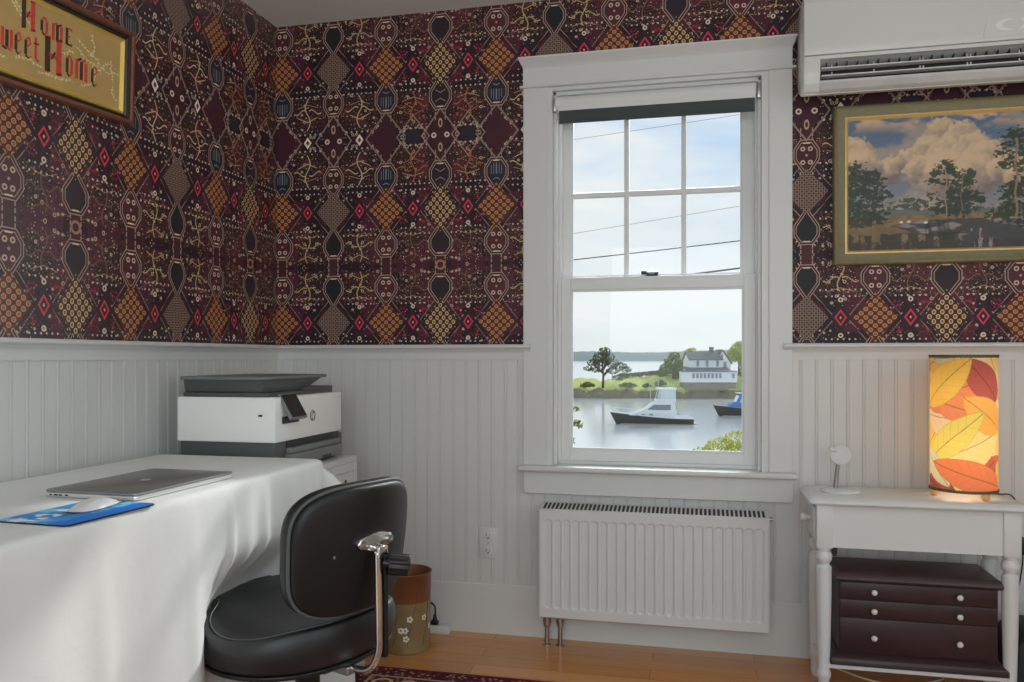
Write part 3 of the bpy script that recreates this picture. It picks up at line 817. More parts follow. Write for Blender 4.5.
for x0, x1 in ((AX0, AX0 + .052), (AX1 - .052, AX1)):
    b = MB(); yz_prism(b, [(-0.0, 2.035), (-0.03, 2.008), (-0.10, 1.972), (-0.150, 1.956), (-0.178, 1.962), (-0.192, 1.985), (-0.200, 2.02), (-0.203, 2.074), (-0.1, 2.074), (0, 2.074)], x0, x1, .003)
    b.build('end_cheek', M['ac'], ac, smooth=40)
b = MB(); yz_prism(b, [(-0.10, 2.0765), (-0.204, 2.0765), (-0.206, 2.10), (-0.206, 2.25), (-0.198, 2.272), (-0.18, 2.28), (0.0, 2.28), (0, 2.0765)], AX0, AX1, .003); b.build('front_panel', M['ac'], ac, smooth=40)
b = MB(); yz_prism(b, [(-0.13, 1.960), (-0.165, 1.958), (-0.182, 1.966), (-0.193, 1.984), (-0.196, 1.993), (-0.188, 1.992), (-0.172, 1.976), (-0.12, 1.968)], AX0 + .05, AX1 - .05, .0015); b.build('lower_lip', M['ac_dirty'], ac, smooth=40)
b = MB(); yz_prism(b, [(-0.10, 2.062), (-0.202, 2.062), (-0.203, 2.073), (-0.10, 2.073)], AX0 + .05, AX1 - .05); b.build('upper_lip', M['ac'], ac)
b = MB(); b.box(AX0 + .052, AX1 - .052, -0.135, -0.13, 1.972, 2.064); b.build('outlet_shade_sheet', M['dark_slot'], ac)  # dark sheet across the outlet, standing for the shade inside
for zc, yc in ((2.034, -0.186), (2.008, -0.188)):
    b = MB(); b.box(AX0 + .056, AX1 - .056, yc - .010, yc + .020, zc - .0022, zc + .0022, .0015)
    for xk in (2.14, 2.27, 2.41, 2.42, 2.55, 2.56, 2.70, 2.84): b.box(xk, xk + .003, yc - .003, yc + .004, zc, zc + .012)
    b.build('louver', M['ac'], ac)
for k in range(24):
    b = MB(); xk = AX0 + .075 + k * .0325; b.box(xk, xk + .002, -0.17, -0.14, 2.036, 2.06); b.build('vane', M['dark_slot'], ac)
# clear glossy sticker with a white crescent swirl, at the right of the front
b = MB(); b.prism([(2.592, 2.088), (2.80, 2.088), (2.80, 2.158), (2.607, 2.158)], XZ, -0.2068, -0.2058)
stk = b.build('sticker', mat('clear_sticker', (0.76, 0.755, 0.735, 1), 0.10, noise=.01), ac)
b = MB()
edge = [(2.592, 2.088), (2.607, 2.158), (2.80, 2.158)]
for (xa, za), (xb, zb) in zip(edge, edge[1:]): b.tube([(xa, -0.2068, za), (xb, -0.2068, zb)], .0008, 6)
b.build('sticker_edge', M['film'], stk)
b = MB()
def crescent(cx, cz, rx, rz, a0, a1, wmax):
    n = 26; o_ = []; i_ = []
    for k in range(n + 1):
        a = a0 + (a1 - a0) * k / n; w = wmax * math.sin(PI * (k + .6) / (n + 1.2)) ** .6
        o_.append((cx + rx * math.cos(a), cz + rz * math.sin(a))); i_.append((cx + (rx - w * 1.6) * math.cos(a), cz + (rz - w) * math.sin(a)))
    return o_ + i_[::-1]
for ca in ((2.668, 2.124, .040, .019, R(75), R(292), .011), (2.678, 2.124, .046, .020, R(-70), R(60), .010)):
    b.prism(crescent(*ca), XZ, -0.2074, -0.2066)
b.build('swirl_emblem', mat('swirl_white', (0.9, 0.9, 0.89, 1), 0.15, noise=.01), stk)

# ------------------------------------------------------------------ framed motto on the left wall
M['mahogany'] = mat('dark_mahogany', S(92, 52, 36, .45), 0.28, noise=0.3, nscale=30, coat=0.3)
M['black_wood'] = mat('ebonised_wood', S(44, 32, 28, .45), 0.3, noise=0.2)
M['gilt'] = mat('gilt_liner', S(196, 160, 84, .5), 0.3, 0.45, noise=0.1, nscale=60)
sam = thing('framed_motto', 'wood framed stitched motto reading Home Sweet Home on the left wall', 'framed motto', (0.004, -1.235, 1.905), (R(2.8), R(4.0), 0), local=True)
SW, SH = 0.325, 0.139       # half sizes: local y runs towards the window, z up, x out of the wall
tp = lambda a, c_, h: (h, a, c_)
frame_bars(MB(), -SW, SW, -SH, SH, [(0, 0), (0, .024), (.004, .030), (.010, .030), (.014, .026), (.014, 0)], tp).build('outer_moulding', M['mahogany'], sam, smooth=40)
frame_bars(MB(), -SW, SW, -SH, SH, [(.0135, 0), (.0135, .024), (.018, .022), (.020, .016), (.024, .019), (.027, .014), (.030, .012), (.030, 0)], tp).build('inner_moulding', M['black_wood'], sam, smooth=40)
frame_bars(MB(), -SW, SW, -SH, SH, [(.029, 0), (.029, .013), (.033, .016), (.037, .012), (.041, .008), (.041, 0)], tp).build('gilt_liner', M['gilt'], sam, smooth=40)
iw, ih = SW - .040, SH - .040
M['motto_ground'] = mat('stitched_paper', S(152, 126, 80, .5), 0.4, noise=0.16, nscale=14, bump=0.2, bscale=900, coat=0.0)
b = MB(); b.box(0.001, 0.007, -iw, iw, -ih, ih); gnd = b.build('motto_card', M['motto_ground'], sam)
M['red_wool'] = mat('red_wool', S(172, 60, 50, .5), 0.8, noise=0.35, nscale=90)
M['dark_wool'] = mat('dark_wool', S(60, 40, 36, .5), 0.8, noise=0.35, nscale=90)
M['pale_floss'] = mat('pale_floss', S(206, 188, 138, .5), 0.7, noise=0.2, nscale=90)
# blackletter strokes on a 1x1 cell: (x0,y0,x1,y1,width,dark?)
GL = {
 'H': [(.14, 0, .14, 1, .20, 1), (.78, 0, .78, 1, .20, 0), (.0, .96, .30, 1.02, .08, 0), (.0, 0, .30, .05, .08, 0), (.64, .0, .96, .05, .08, 0), (.62, .96, .94, 1.02, .08, 1), (.2, .52, .72, .46, .10, 0), (.36, .40, .56, .62, .07, 1)],
 'O': [(.18, .2, .18, .8, .20, 1), (.74, .2, .74, .8, .20, 0), (.2, .85, .5, 1, .13, 0), (.5, 1, .76, .82, .13, 0), (.2, .16, .48, 0, .13, 1), (.48, 0, .76, .18, .13, 0)],
 'M': [(.1, 0, .1, .9, .18, 0), (.5, .05, .5, .9, .18, 1), (.9, 0, .9, .9, .18, 0), (.1, .84, .5, .98, .10, 0), (.5, .84, .9, .98, .10, 1), (.0, 0, .22, .05, .07, 0), (.8, 0, 1.0, .05, .07, 0)],
 'E': [(.18, .0, .18, 1, .22, 1), (.18, .95, .8, .98, .12, 0), (.18, .5, .62, .54, .10, 0), (.18, .05, .82, .03, .12, 1), (.8, .84, .8, 1, .08, 0), (.82, .02, .82, .18, .08, 0)],
 'S': [(.2, .58, .2, .86, .18, 0), (.2, .9, .7, 1, .13, 0), (.7, .98, .86, .8, .10, 1), (.2, .6, .78, .40, .18, 1), (.78, .14, .78, .42, .18, 0), (.14, .1, .74, .02, .13, 0), (.1, .08, .1, .26, .08, 1)],
 'w': [(.12, .1, .12, .92, .17, 0), (.48, .1, .48, .86, .17, 1), (.84, .1, .84, .92, .17, 0), (.12, .08, .46, .0, .11, 1), (.48, .08, .84, .0, .11, 0)],
 'e': [(.2, .16, .2, .82, .22, 1), (.22, .84, .6, .98, .13, 0), (.6, .98, .8, .7, .12, 0), (.8, .72, .24, .46, .09, 0), (.2, .14, .52, .0, .13, 1), (.5, .0, .82, .16, .09, 0)],
 't': [(.34, .14, .34, 1.15, .22, 0), (.06, .82, .74, .86, .11, 1), (.34, .12, .6, .0, .12, 0), (.58, .0, .76, .12, .09, 0)],
 'o': [(.2, .16, .2, .82, .22, 1), (.76, .16, .76, .82, .22, 0), (.2, .84, .5, .98, .12, 0), (.48, .96, .76, .8, .12, 0), (.2, .14, .48, .0, .12, 1), (.48, .0, .76, .16, .12, 0)],
 'm': [(.1, .04, .1, .9, .16, 0), (.46, .04, .46, .84, .16, 1), (.82, .04, .82, .84, .16, 0), (.1, .84, .44, .98, .10, 1), (.46, .84, .8, .98, .10, 0), (.82, .03, .96, .08, .08, 0)],
}
def letters():
    def put(ch, y0, z0, w, h):
        lt_ = MB()
        for (ax, ay, bx, by, sw, dk) in GL[ch]:
            p0 = Vector((y0 + ax * w, z0 + ay * h)); p1 = Vector((y0 + bx * w, z0 + by * h))
            d = (p1 - p0); L_ = max(d.length, 1e-5); d /= L_; nrm = Vector((-d.y, d.x)) * sw * w * .72
            hx = 0.0078
            q = [p0 + nrm, p0 - nrm, p1 - nrm, p1 + nrm]
            lt_.mi = 1 if dk else 0
            lt_.prism([(v.x, v.y) for v in q][::-1], tp, 0.0068, hx)
        lt_.build('letter', [M['red_wool'], M['dark_wool']], gnd)
    # upper line (a little crooked, as stitched)
    for ch, y0, z0, w, h in (('H', -0.080, 0.022, .046, .076), ('O', -.020, .025, .030, .046), ('M', .021, .023, .036, .048), ('E', .068, .025, .028, .046)): put(ch, y0, z0, w, h)
    # lower line
    for ch, y0, z0, w, h in (('S', -.192, -.048, .042, .072), ('w', -.143, -.048, .038, .056), ('e', -.102, -.050, .026, .056), ('e', -.071, -.052, .026, .056), ('t', -.042, -.052, .026, .054),
                             ('H', -.002, -.066, .062, .092), ('o', .070, -.058, .030, .058), ('m', .107, -.058, .048, .062), ('e', .166, -.060, .028, .058)): put(ch, y0, z0, w, h)
    # pale floral sprays round the words
    rnd = random.Random(8); fl = MB()
    def spray(y, z, ang, n):
        for k in range(n):
            ang += rnd.uniform(-.5, .5); y2 = y + .012 * math.cos(ang); z2 = z + .010 * math.sin(ang)
            fl.tube([(0.0072, y, z), (0.0072, y2, z2)], .0006, 5)
            for q in range(3):
                a = ang + rnd.uniform(-1.8, 1.8); r_ = rnd.uniform(.002, .006)
                fl.prism(arc(y2 + r_ * math.cos(a), z2 + r_ * .8 * math.sin(a), rnd.uniform(.0012, .0024), 0, 2 * PI * 7 / 8, 7), tp, .0068, .0074)
            y, z = y2, z2
    for y, z, a, n_ in ((.11, .055, -.2, 8), (.10, .03, -.3, 9), (.15, .02, .1, 7), (.12, -.075, .05, 10), (.19, .02, -.9, 8), (.205, -.02, 1.4, 5), (.1, -.07, 2.9, 10), (.0, -.06, 3.0, 8), (-.12, -.07, 3.0, 9), (-.05, .03, 2.6, 7), (-.07, .05, 3.2, 9), (.04, .0, .2, 5), (.258, -.03, 1.8, 6), (.255, -.04, -1.8, 4), (-.16, .0, 2.4, 8), (-.2, -.04, 1.2, 6)):
        spray(y, z, a, n_)
    fl.build('stitched_sprays', M['pale_floss'], gnd)
letters()
# ------------------------------------------------------------------ desk under a white cloth
DZ = 0.762
M['cloth'] = mat('white_tablecloth', (0.80, 0.80, 0.785, 1), 0.85, noise=0.02, nscale=6, bump=0.55, bscale=28, sheen=0.1, spec=0.2)
M['table_wood'] = mat('table_laminate', (0.4, 0.33, 0.26, 1), 0.5, noise=.1)
M['grey_metal'] = mat('grey_metal', (0.25, 0.25, 0.26, 1), 0.4, 0.6, noise=.05)
dk = thing('desk', 'long folding desk along the left wall hidden under white tablecloth', 'desk', (0.34, -1.7, 0))
b = MB(); b.box(0.075, 0.622, -2.70, -0.845, DZ - .045, DZ, .008); b.build('desk_top', M['table_wood'], dk)
for xx in (0.14, 0.54):
    for yy in (-2.55, -0.99):
        b = MB(); b.tube([(xx, yy, 0), (xx, yy, DZ - .045)], .014, 12); b.build('leg', M['grey_metal'], dk, smooth=40)
def cloth():
    x0, x1, y0, y1, r = 0.068, 0.631, -2.707, -0.838, 0.035
    # perimeter of the desk top, finely sampled, with outward normals
    per = []
    def edge(p, q, n, nx, ny):
        for k in range(n): t = k / n; per.append((p[0] + (q[0] - p[0]) * t, p[1] + (q[1] - p[1]) * t, nx, ny))
    def corner(cx, cy, a0, n=8):
        for k in range(n): a = a0 + PI / 2 * k / n; per.append((cx + r * math.cos(a), cy + r * math.sin(a), math.cos(a), math.sin(a)))
    edge((x1, y0 + r), (x1, y1 - r), 260, 1, 0); corner(x1 - r, y1 - r, 0)
    edge((x1 - r, y1), (x0 + r, y1), 70, 0, 1); corner(x0 + r, y1 - r, PI / 2)
    edge((x0, y1 - r), (x0, y0 + r), 60, -1, 0); corner(x0 + r, y0 + r, PI)
    edge((x0 + r, y0), (x1 - r, y0), 50, 0, -1); corner(x1 - r, y0 + r, 1.5 * PI)
    n = len(per); rng = random.Random(4)
    zt = DZ + 0.006
    # folds along the drape: position on the front edge, width, depth
    folds = [(-1.345, .016, .026), (-1.27, .03, .016), (-1.19, .024, .026), (-1.11, .03, .016), (-1.04, .022, .028), (-0.97, .026, .018), (-0.91, .020, .028), (-1.50, .03, .010), (-1.63, .05, .012), (-1.78, .03, .010), (-1.92, .06, .014), (-2.2, .08, .03), (-2.45, .07, .03)]
    rows = [(0.0, -0.030, 0.0), (0, -0.012, -0.0005), (0, -.004, -.004), (0, .0, -.012), (0, .002, -.024)]
    nrow = 26
    def sm(q): return q * q * (3 - 2 * q)
    def off(i, t):
        z_ = zt - .024 - (zt - .024 - .035) * t
        px, py, nx, ny = per[i]
        o = .004 + .006 * t
        if nx > .5:
            for fy, fw, fd in folds: 
                fyy = fy - .05 * t * (1 if fy > -1.4 else -.4)
                o += fd * math.exp(-((py - fyy) / (fw * (.8 + .6 * t))) ** 2) * min(1, t * 2.2 + .05)
            o += .006 * math.sin(py * 23 + 2 * t) * t
        if ny > .5: o += .012 * math.sin(px * 34) * t + .012 * t
        if nx > .15 and ny > .15: o += .070 * math.sin(min(1, t * 8.0) * PI / 2) * (4 * nx * ny * nx * ny) ** .5
        if nx > .5: dm = math.exp(-((py + 1.22) / .19) ** 4) * sm(min(1, max(0, (zt - .15 - z_) / .16))); o = o * (1 - dm) - .088 * dm
        if nx < -.2: o = min(o, .012) * .6
        return o
    B_ = MB(); bm = bmesh.new()
    V = []
    for j, (_, o, dz) in enumerate(rows):
        V.append([bm.verts.new((per[i][0] + per[i][2] * o, per[i][1] + per[i][3] * o, zt + dz)) for i in range(n)])
    for j in range(1, nrow + 1):
        t = j / nrow; z = zt - .024 - (zt - .024 - .035) * t
        V.append([bm.verts.new((per[i][0] + per[i][2] * off(i, t), per[i][1] + per[i][3] * off(i, t), z)) for i in range(n)])
    for A, C in zip(V, V[1:]):
        for i in range(n): bm.faces.new((A[i], C[i], C[(i + 1) % n], A[(i + 1) % n]))
    bm.faces.new(V[0])
    bmesh.ops.recalc_face_normals(bm, faces=bm.faces)
    B_._take(bm)
    o = B_.build('tablecloth', M['cloth'], smooth=60, origin=(0.34, -1.7, DZ))
    tag(o, 'white tablecloth draped to the floor over the long desk', 'tablecloth')
    s = o.modifiers.new('thickness', 'SOLIDIFY'); s.thickness = 0.0015; s.offset = 1
    return o
cloth()
TZ = DZ + 0.0078

# laptop, closed
M['alu'] = mat('grey_aluminium', S(126, 126, 124, .62), 0.38, 0.75, noise=0.03, nscale=40)
M['alu_edge'] = mat('bright_aluminium', (0.72, 0.72, 0.71, 1), 0.3, 0.6, noise=0.02)
lt = thing('laptop', 'closed grey laptop lying on the white tablecloth', 'laptop', (0.462, -1.425, TZ), (0, 0, R(-1.5)), local=True)
lw, ld = 0.118, 0.174
b = MB(); b.prism(rrect(-lw, lw, -ld, ld, .012), XY, .0015, .0105, .0015); base = b.build('laptop_base', M['alu_edge'], lt, smooth=40)
b = MB(); b.prism(rrect(-lw, lw, -ld, ld, .012), XY, .0112, .0165, .0014); lid = b.build('lid', M['alu'], lt, smooth=40)
for sx, sy in ((-1, -1), (-1, 1), (1, -1), (1, 1)):
    b = MB(); b.lathe([(0, 0), (.006, 0), (.006, .002), (0, .002)], (sx * (lw - .02), sy * (ld - .025), 0), 10); b.build('rubber_foot', M['black_plastic'], base)
b = MB()
for yk in (-.155, -.140): b.box(-lw + .016 + (yk + .155), -lw + .022 + (yk + .155), -ld - .0004, -ld + .001, .0045, .0075)
for xk in (-.09, -.078, -.062): b.box(xk, xk + .008, -ld - .0004, -ld + .001, .0045, .0078)
b.build('ports', M['black_plastic'], base)
b = MB(); b.prism([(.012 * math.cos(t) * (1 + .1 * math.cos(3 * t)), .013 * math.sin(t)) for t in [2 * PI * k / 24 for k in range(24)]], XY, .0164, .0167); b.build('emblem', M['alu_edge'], lid)

# mouse pad with a blue seascape print
def mouse_pad():
    t = thing('mouse_pad', 'thin blue seascape mouse pad on the tablecloth in front of laptop', 'mouse pad', (0.550, -1.732, TZ), (0, 0, R(-3)), local=True)
    hx, hy = 0.082, 0.116
    b = MB(); b.prism(rrect(-hx, hx, -hy, hy, .014), XY, 0.0, 0.0025, .0005); b.build('rubber_base', M['black_plastic'], t)
    nx, ny = 80, 120
    X, Y = np.meshgrid(np.linspace(-hx + .001, hx - .001, nx), np.linspace(-hy + .001, hy - .001, ny), indexing='ij')
    # squeeze the grid into the rounded outline
    rr = .014
    ax = np.maximum(np.abs(X) - (hx - rr), 0); ay = np.maximum(np.abs(Y) - (hy - rr), 0)
    dd = np.hypot(ax, ay); sc_ = np.where(dd > rr - .001, (rr - .001) / np.maximum(dd, 1e-6), 1)
    X2 = np.where(ax > 0, np.sign(X) * ((hx - rr) + ax * sc_), X); Y2 = np.where(ay > 0, np.sign(Y) * ((hy - rr) + ay * sc_), Y)
    b = MB(); b.grid(lambda i, j: (X2[i, j], Y2[i, j], .0028), nx, ny)
    o = b.build('printed_cloth', attr_material('pad_print', 'print', 0.6, 0.3), t, smooth='all')
    n1 = fbm(X * 30 + 3, Y * 30, 5); n2 = fbm(X * 90, Y * 40, 3)
    img = np.zeros(X.shape + (3,)); K = .6
    img[:] = L3(52, 128, 196, K)
    img = blend(img, sstep(.48, .62, n1), L3(108, 172, 220, K))
    img = blend(img, sstep(.03, .05, X) * 1.0, L3(30, 106, 190, K))
    img = blend(img, sstep(.55, .62, fbm(X * 26 + 9, Y * 40 + 3, 4)) * (np.abs(X + .03) < .025) , L3(226, 232, 232, K))
    img = blend(img, (np.abs(X - .004 - .01 * (n2 - .5)) < .006) * (Y > -.05) * 1.0, L3(58, 92, 98, K))
    img = blend(img, (np.hypot((X + .01) / .02, (Y - .02) / .05) + (n2 - .5) < 1) * .8, L3(74, 96, 84, K))
    colour_mesh(o, 'print', np.clip(img, 0, 1).reshape(-1, 3))
mouse_pad()
# computer mouse
M['mouse_white'] = mat('glossy_white_plastic', (0.80, 0.80, 0.79, 1), 0.18, noise=.01, coat=.3)
ms = thing('computer_mouse', 'low white computer mouse resting on the blue mouse pad', 'computer mouse', (0.548, -1.692, TZ + .0031), (0, 0, R(8)), local=True)
def mouse_shell():
    nu, nv = 40, 12
    def f(i, j):
        a = 2 * PI * i / nu; r = 1 - j / (nv - 1)
        n_ = 3.2
        ca, sa = math.cos(a), math.sin(a)
        rr = (abs(ca) ** n_ + abs(sa) ** n_) ** (-1 / n_)
        y = .062 * rr * ca * min(1, r ** .9); x = .029 * rr * sa * min(1, r ** .9)
        z = .003 + .016 * (1 - r ** 2.6) * (1 - .35 * (y / .057) ** 2) + .002 * (y / .057) * 0
        return (x, y, z)
    return MB().grid(f, nu, nv, closed_u=True)
mouse_shell().build('top_shell', M['mouse_white'], ms, smooth='all')
b = MB(); b.prism([(.027 * (abs(math.cos(t)) ** .62) * (1 if math.cos(t) > 0 else -1), .055 * (abs(math.sin(t)) ** .62) * (1 if math.sin(t) > 0 else -1)) for t in [2 * PI * k / 40 for k in range(40)]], XY, 0, .0036, .0004); b.build('aluminium_base', M['alu'], ms)

# ------------------------------------------------------------------ white cabinet in the corner with the printer on top
M['cabinet'] = mat('cabinet_white', (0.72, 0.72, 0.71, 1), 0.35, noise=.01)
CZ = 0.716
cb = thing('cabinet', 'low white metal cabinet in the corner holding up the printer', 'cabinet', (0.26, -0.56, 0))
b = MB(); b.box(0.02, 0.492, -0.795, -0.325, 0.03, CZ - .02); b.box(0.03, 0.47, -0.78, -0.34, 0.0, 0.03); b.build('carcass', M['cabinet'], cb)
b = MB(); b.box(0.015, 0.500, -0.80, -0.318, CZ - .022, CZ, .003); b.build('cabinet_top', M['cabinet'], cb, smooth=40)
b = MB()
for y0, y1, z0, z1 in ((-0.80, -0.775, .03, CZ - .022), (-0.343, -0.318, .03, CZ - .022), (-0.775, -0.343, CZ - .05, CZ - .022), (-0.775, -0.343, .03, .07)): b.box(0.488, 0.500, y0, y1, z0, z1, .001)
b.build('face_frame', M['cabinet'], cb)
for z0, z1 in ((0.365, CZ - .053), (0.075, 0.36)):
    b = MB(); b.box(0.486, 0.497, -0.772, -0.346, z0, z1, .0015); d = b.build('drawer', M['cabinet'], cb)
    b = MB(); b.lathe([(0, 0), (.006, 0), (.006, .003), (0, .003)], (0, 0, 0), 12, Matrix.Translation((0.4965, -0.41, z1 - .03)) @ Matrix.Rotation(R(90), 4, 'Y')); b.build('key_lock', M['black_plastic'], d)
# printer (front faces the room)
M['printer_white'] = mat('printer_white', S(190, 190, 185, .50), 0.4, noise=.01)
M['printer_grey'] = mat('printer_charcoal', S(58, 60, 60, .5), 0.45, noise=.05, nscale=60, bump=.05, bscale=600)
M['printer_tray'] = mat('printer_tray_grey', S(88, 90, 89, .5), 0.4, noise=.03)
M['screen_black'] = mat('screen_glass', S(32, 34, 36, .45), 0.12, noise=.05)
pr = thing('printer', 'white and charcoal inkjet printer on the corner cabinet beyond the desk', 'printer', (0.28, -0.575, CZ))
px0, px1, py0, py1 = 0.112, 0.452, -0.815, -0.345
b = MB(); b.box(px0 + .006, px1 - .006, py0 + .006, py1 - .006, CZ + .004, CZ + .100, .006)
for xx in (px0 + .03, px1 - .04):
    for yy in (py0 + .03, py1 - .03): b.box(xx - .012, xx + .012, yy - .012, yy + .012, CZ, CZ + .006)
b.build('lower_body', M['printer_grey'], pr, smooth=40)
b = MB(); b.box(px0, px1, py0, py1, CZ + .092, CZ + .231, .004, 2); wb = b.build('white_body', M['printer_white'], pr, smooth=40)
b = MB(); b.box(px0 + .012, px1 - .03, py0 + .012, py1 - .012, CZ + .231, CZ + .244, .003); b.build('scanner_frame', M['printer_grey'], pr, smooth=40)
# document feeder: slopes outwards to a wide lid, with an angled cut on the far side
b = MB(); b.prism([(py0 + .020, CZ + .244), (py1 - .175, CZ + .244), (py1 - .035, CZ + .286), (py0 + .012, CZ + .286)], YZ, px0 + .012, px1 - .055, .004); b.build('document_feeder', M['printer_grey'], pr, smooth=40)
b = MB(); b.box(px0 + .004, px1 - .048, py0 + .006, py1 - .02, CZ + .284, CZ + .295, .003); b.build('feeder_lid', M['printer_tray'], pr, smooth=40)
b = MB(); b.box(px0 + .02, px1 - .025, py1 - .19, py1 - .02, CZ + .243, CZ + .254, .003); b.build('feeder_output', M['printer_grey'], pr, smooth=40)
# paper tray and output slot below the white body
b = MB(); b.box(px1 - .05, px1 - .003, py0 + .075, py1 - .06, CZ + .070, CZ + .093); b.build('output_slot', M['black_plastic'], pr)
b = MB(); b.box(px1 - .02, px1 + .018, py0 + .070, py1 - .030, CZ + .012, CZ + .050, .004); b.box(px1 - .02, px1 + .014, py0 + .076, py1 - .036, CZ + .050, CZ + .070, .005); tr = b.build('paper_tray', M['printer_tray'], pr, smooth=40)
b = MB(); b.box(px1 + .01, px1 + .0188, py1 - .19, py1 - .12, CZ + .012, CZ + .024, .002); b.build('tray_grip', M['black_plastic'], tr)
b = MB(); b.box(px1 - .03, px1 + .004, py1 - .026, py1 - .008, CZ + .02, CZ + .085, .003); b.build('tray_side', M['printer_grey'], pr)
# tilting control screen
Ms = Matrix.Translation((px1 + .012, py0 + .085, CZ + .200)) @ Matrix.Rotation(R(-30), 4, 'Y')
b = MB(); b.box(-.006, .006, -.052, .052, -.045, .045, .004, M=Ms); sc_o = b.build('control_screen', M['printer_tray'], pr, smooth=40)
b = MB(); b.box(.0055, .0068, -.047, .047, -.039, .040, .001, M=Ms); b.build('screen_glass', M['screen_black'], sc_o)
b = MB(); b.box(px1 - .002, px1 + .010, py0 + .040, py0 + .135, CZ + .148, CZ + .170, .003); b.build('screen_hinge', M['black_plastic'], pr)
# round maker's emblem
cy_, cz_ = py0 + .245, CZ + .160
toX = lambda a, c_, h: (h, cy_ + a, cz_ + c_)
b = MB(); b.prism([(.019 * math.cos(t), .019 * math.sin(t)) for t in [2 * PI * k / 32 for k in range(32)]], toX, px1 - .001, px1 + .0008); em = b.build('emblem', M['printer_tray'], pr)
b = MB(); sl = .26
def st(a0, c0, a1, c1, w=.0026):
    b.prism([(a0 - w / 2 , c0), (a0 + w / 2, c0), (a1 + w / 2, c1), (a1 - w / 2, c1)], toX, px1 + .0006, px1 + .0016)
st(-.0115, -.008, -.0062, .016); st(-.0056, -.008, -.0030, .0042); st(-.0080, .0035, -.0035, .0058, .004)
st(.0005, -.016, .0052, .007); st(.0072, -.0065, .0098, .006); st(.0045, .0052, .0092, .0078, .004); st(.0022, -.0085, .0070, -.0060, .004)
b.build('emblem_letters', M['printer_white'], em)
b = MB(); b.box(px0 + .282, px0 + .296, py0 - .0006, py0 + .002, CZ + .172, CZ + .178); b.build('side_port', M['black_plastic'], wb)

# ------------------------------------------------------------------ task chair
M['vinyl_black'] = mat('black_vinyl', (0.009, 0.009, 0.010, 1), 0.42, spec=0.7, noise=0.05, nscale=30, bump=0.22, bscale=700)
M['shell_black'] = mat('black_shell', (0.007, 0.007, 0.008, 1), 0.42, spec=0.5, noise=0.05, bump=0.3, bscale=500)
M['piping_grey'] = mat('grey_piping', S(70, 72, 72, .6), 0.5, noise=.1)
CH_LOC = (0.764, -1.215, 0.004)
ch = thing('task_chair', 'black vinyl task chair with contoured seat drawn up to the desk', 'chair', CH_LOC, (0, 0, R(159)), local=True)
# local frame: +x is where the sitter faces, y to the sitter's left
def seat_outline(n=120):
    half = [(-.200, 0), (-.193, .08), (-.165, .145), (-.115, .195), (-.05, .222), (.01, .228), (.06, .220), (.095, .200), (.118, .170), (.135, .150), (.155, .140), (.180, .132), (.203, .105), (.214, .06), (.217, 0)]
    half = [(x * 1.02 + .026, y * 1.10) for x, y in half]
    P = half + [(x, -y) for x, y in half[-2:0:-1]]
    P = [(p.x, p.y) for p in catmull([(x, y, 0) for x, y in P + [P[0]]], 6)][:-1]
    L_ = [0]; m = len(P)
    for i in range(m): L_.append(L_[-1] + math.dist(P[i], P[(i + 1) % m]))
    out = []; j = 0
    for k in range(n):
        d = L_[-1] * k / n
        while L_[j + 1] < d: j += 1
        t = (d - L_[j]) / max(1e-9, L_[j + 1] - L_[j]); a = P[j]; c_ = P[(j + 1) % m]
        out.append((a[0] + (c_[0] - a[0]) * t, a[1] + (c_[1] - a[1]) * t))
    return out
SO = seat_outline()
def seat_top(x, y):
    z = 0.447 + 0.010 * math.exp(-((x + .18) / .06) ** 2)                 # slightly raised rear edge
    g = 1 / (1 + math.exp(-(x - .105) / .030))
    z += .030 * g                                                        # pommel rises in front
    z -= .012 * math.exp(-((x + .02) / .09) ** 2 - (y / .12) ** 2)       # hollow of the seat
    z -= 0.016 * (max(0, abs(y) - .14) / .08) ** 2
    return z
def cushion():
    # rings from the seam on top out over the bull-nose and down to the base plate
    rings = [(.0, 'c'), (.18, 't'), (.36, 't'), (.54, 't'), (.70, 't'), (.82, 't'), (.875, 't'), (.900, -.003), (.915, -.003), (.945, 0.000), (.975, -.007), (1.0, -.022), (1.008, -.040), (1.0, -.058), (.965, -.078), (.93, -.088)]
    b = bmesh.new(); n = len(SO); prev = None
    ctr = b.verts.new((0.0, 0, seat_top(0, 0)))
    for s_, k in rings[1:]:
        row = []
        for (x, y) in SO:
            xx, yy = x * s_, y * s_
            if k == 't': z = seat_top(xx, yy)
            else:
                zt = seat_top(x * .89, y * .89); zb = .352
                q = min(1, -k / .088); z = zt * (1 - q) + zb * q if k < 0 else zt + k
            row.append(b.verts.new((xx, yy, z)))
        if prev is None:
            for i in range(n): b.faces.new((ctr, row[i], row[(i + 1) % n]))
        else:
            for i in range(n): b.faces.new((prev[i], row[i], row[(i + 1) % n], prev[(i + 1) % n]))
        prev = row
    b.faces.new(prev[::-1])
    bmesh.ops.recalc_face_normals(b, faces=b.faces)
    mb_ = MB(); mb_._take(b); return mb_
so = cushion().build('seat', M['vinyl_black'], ch, smooth='all')
def seam(s_, dz, r_):
    b = MB(); pts = [(x * s_, y * s_, seat_top(x * s_, y * s_) + dz) for x, y in SO]
    b.tube(pts + [pts[0]], r_, 6, cap=False); return b
seam(.905, -.0005, .0016).build('piping', M['piping_grey'], so, smooth='all')
b = MB(); b.prism([(x * .955, y * .955) for x, y in SO], XY, .343, .353, .002); b.build('seat_pan', M['black_plastic'], ch, smooth=40)
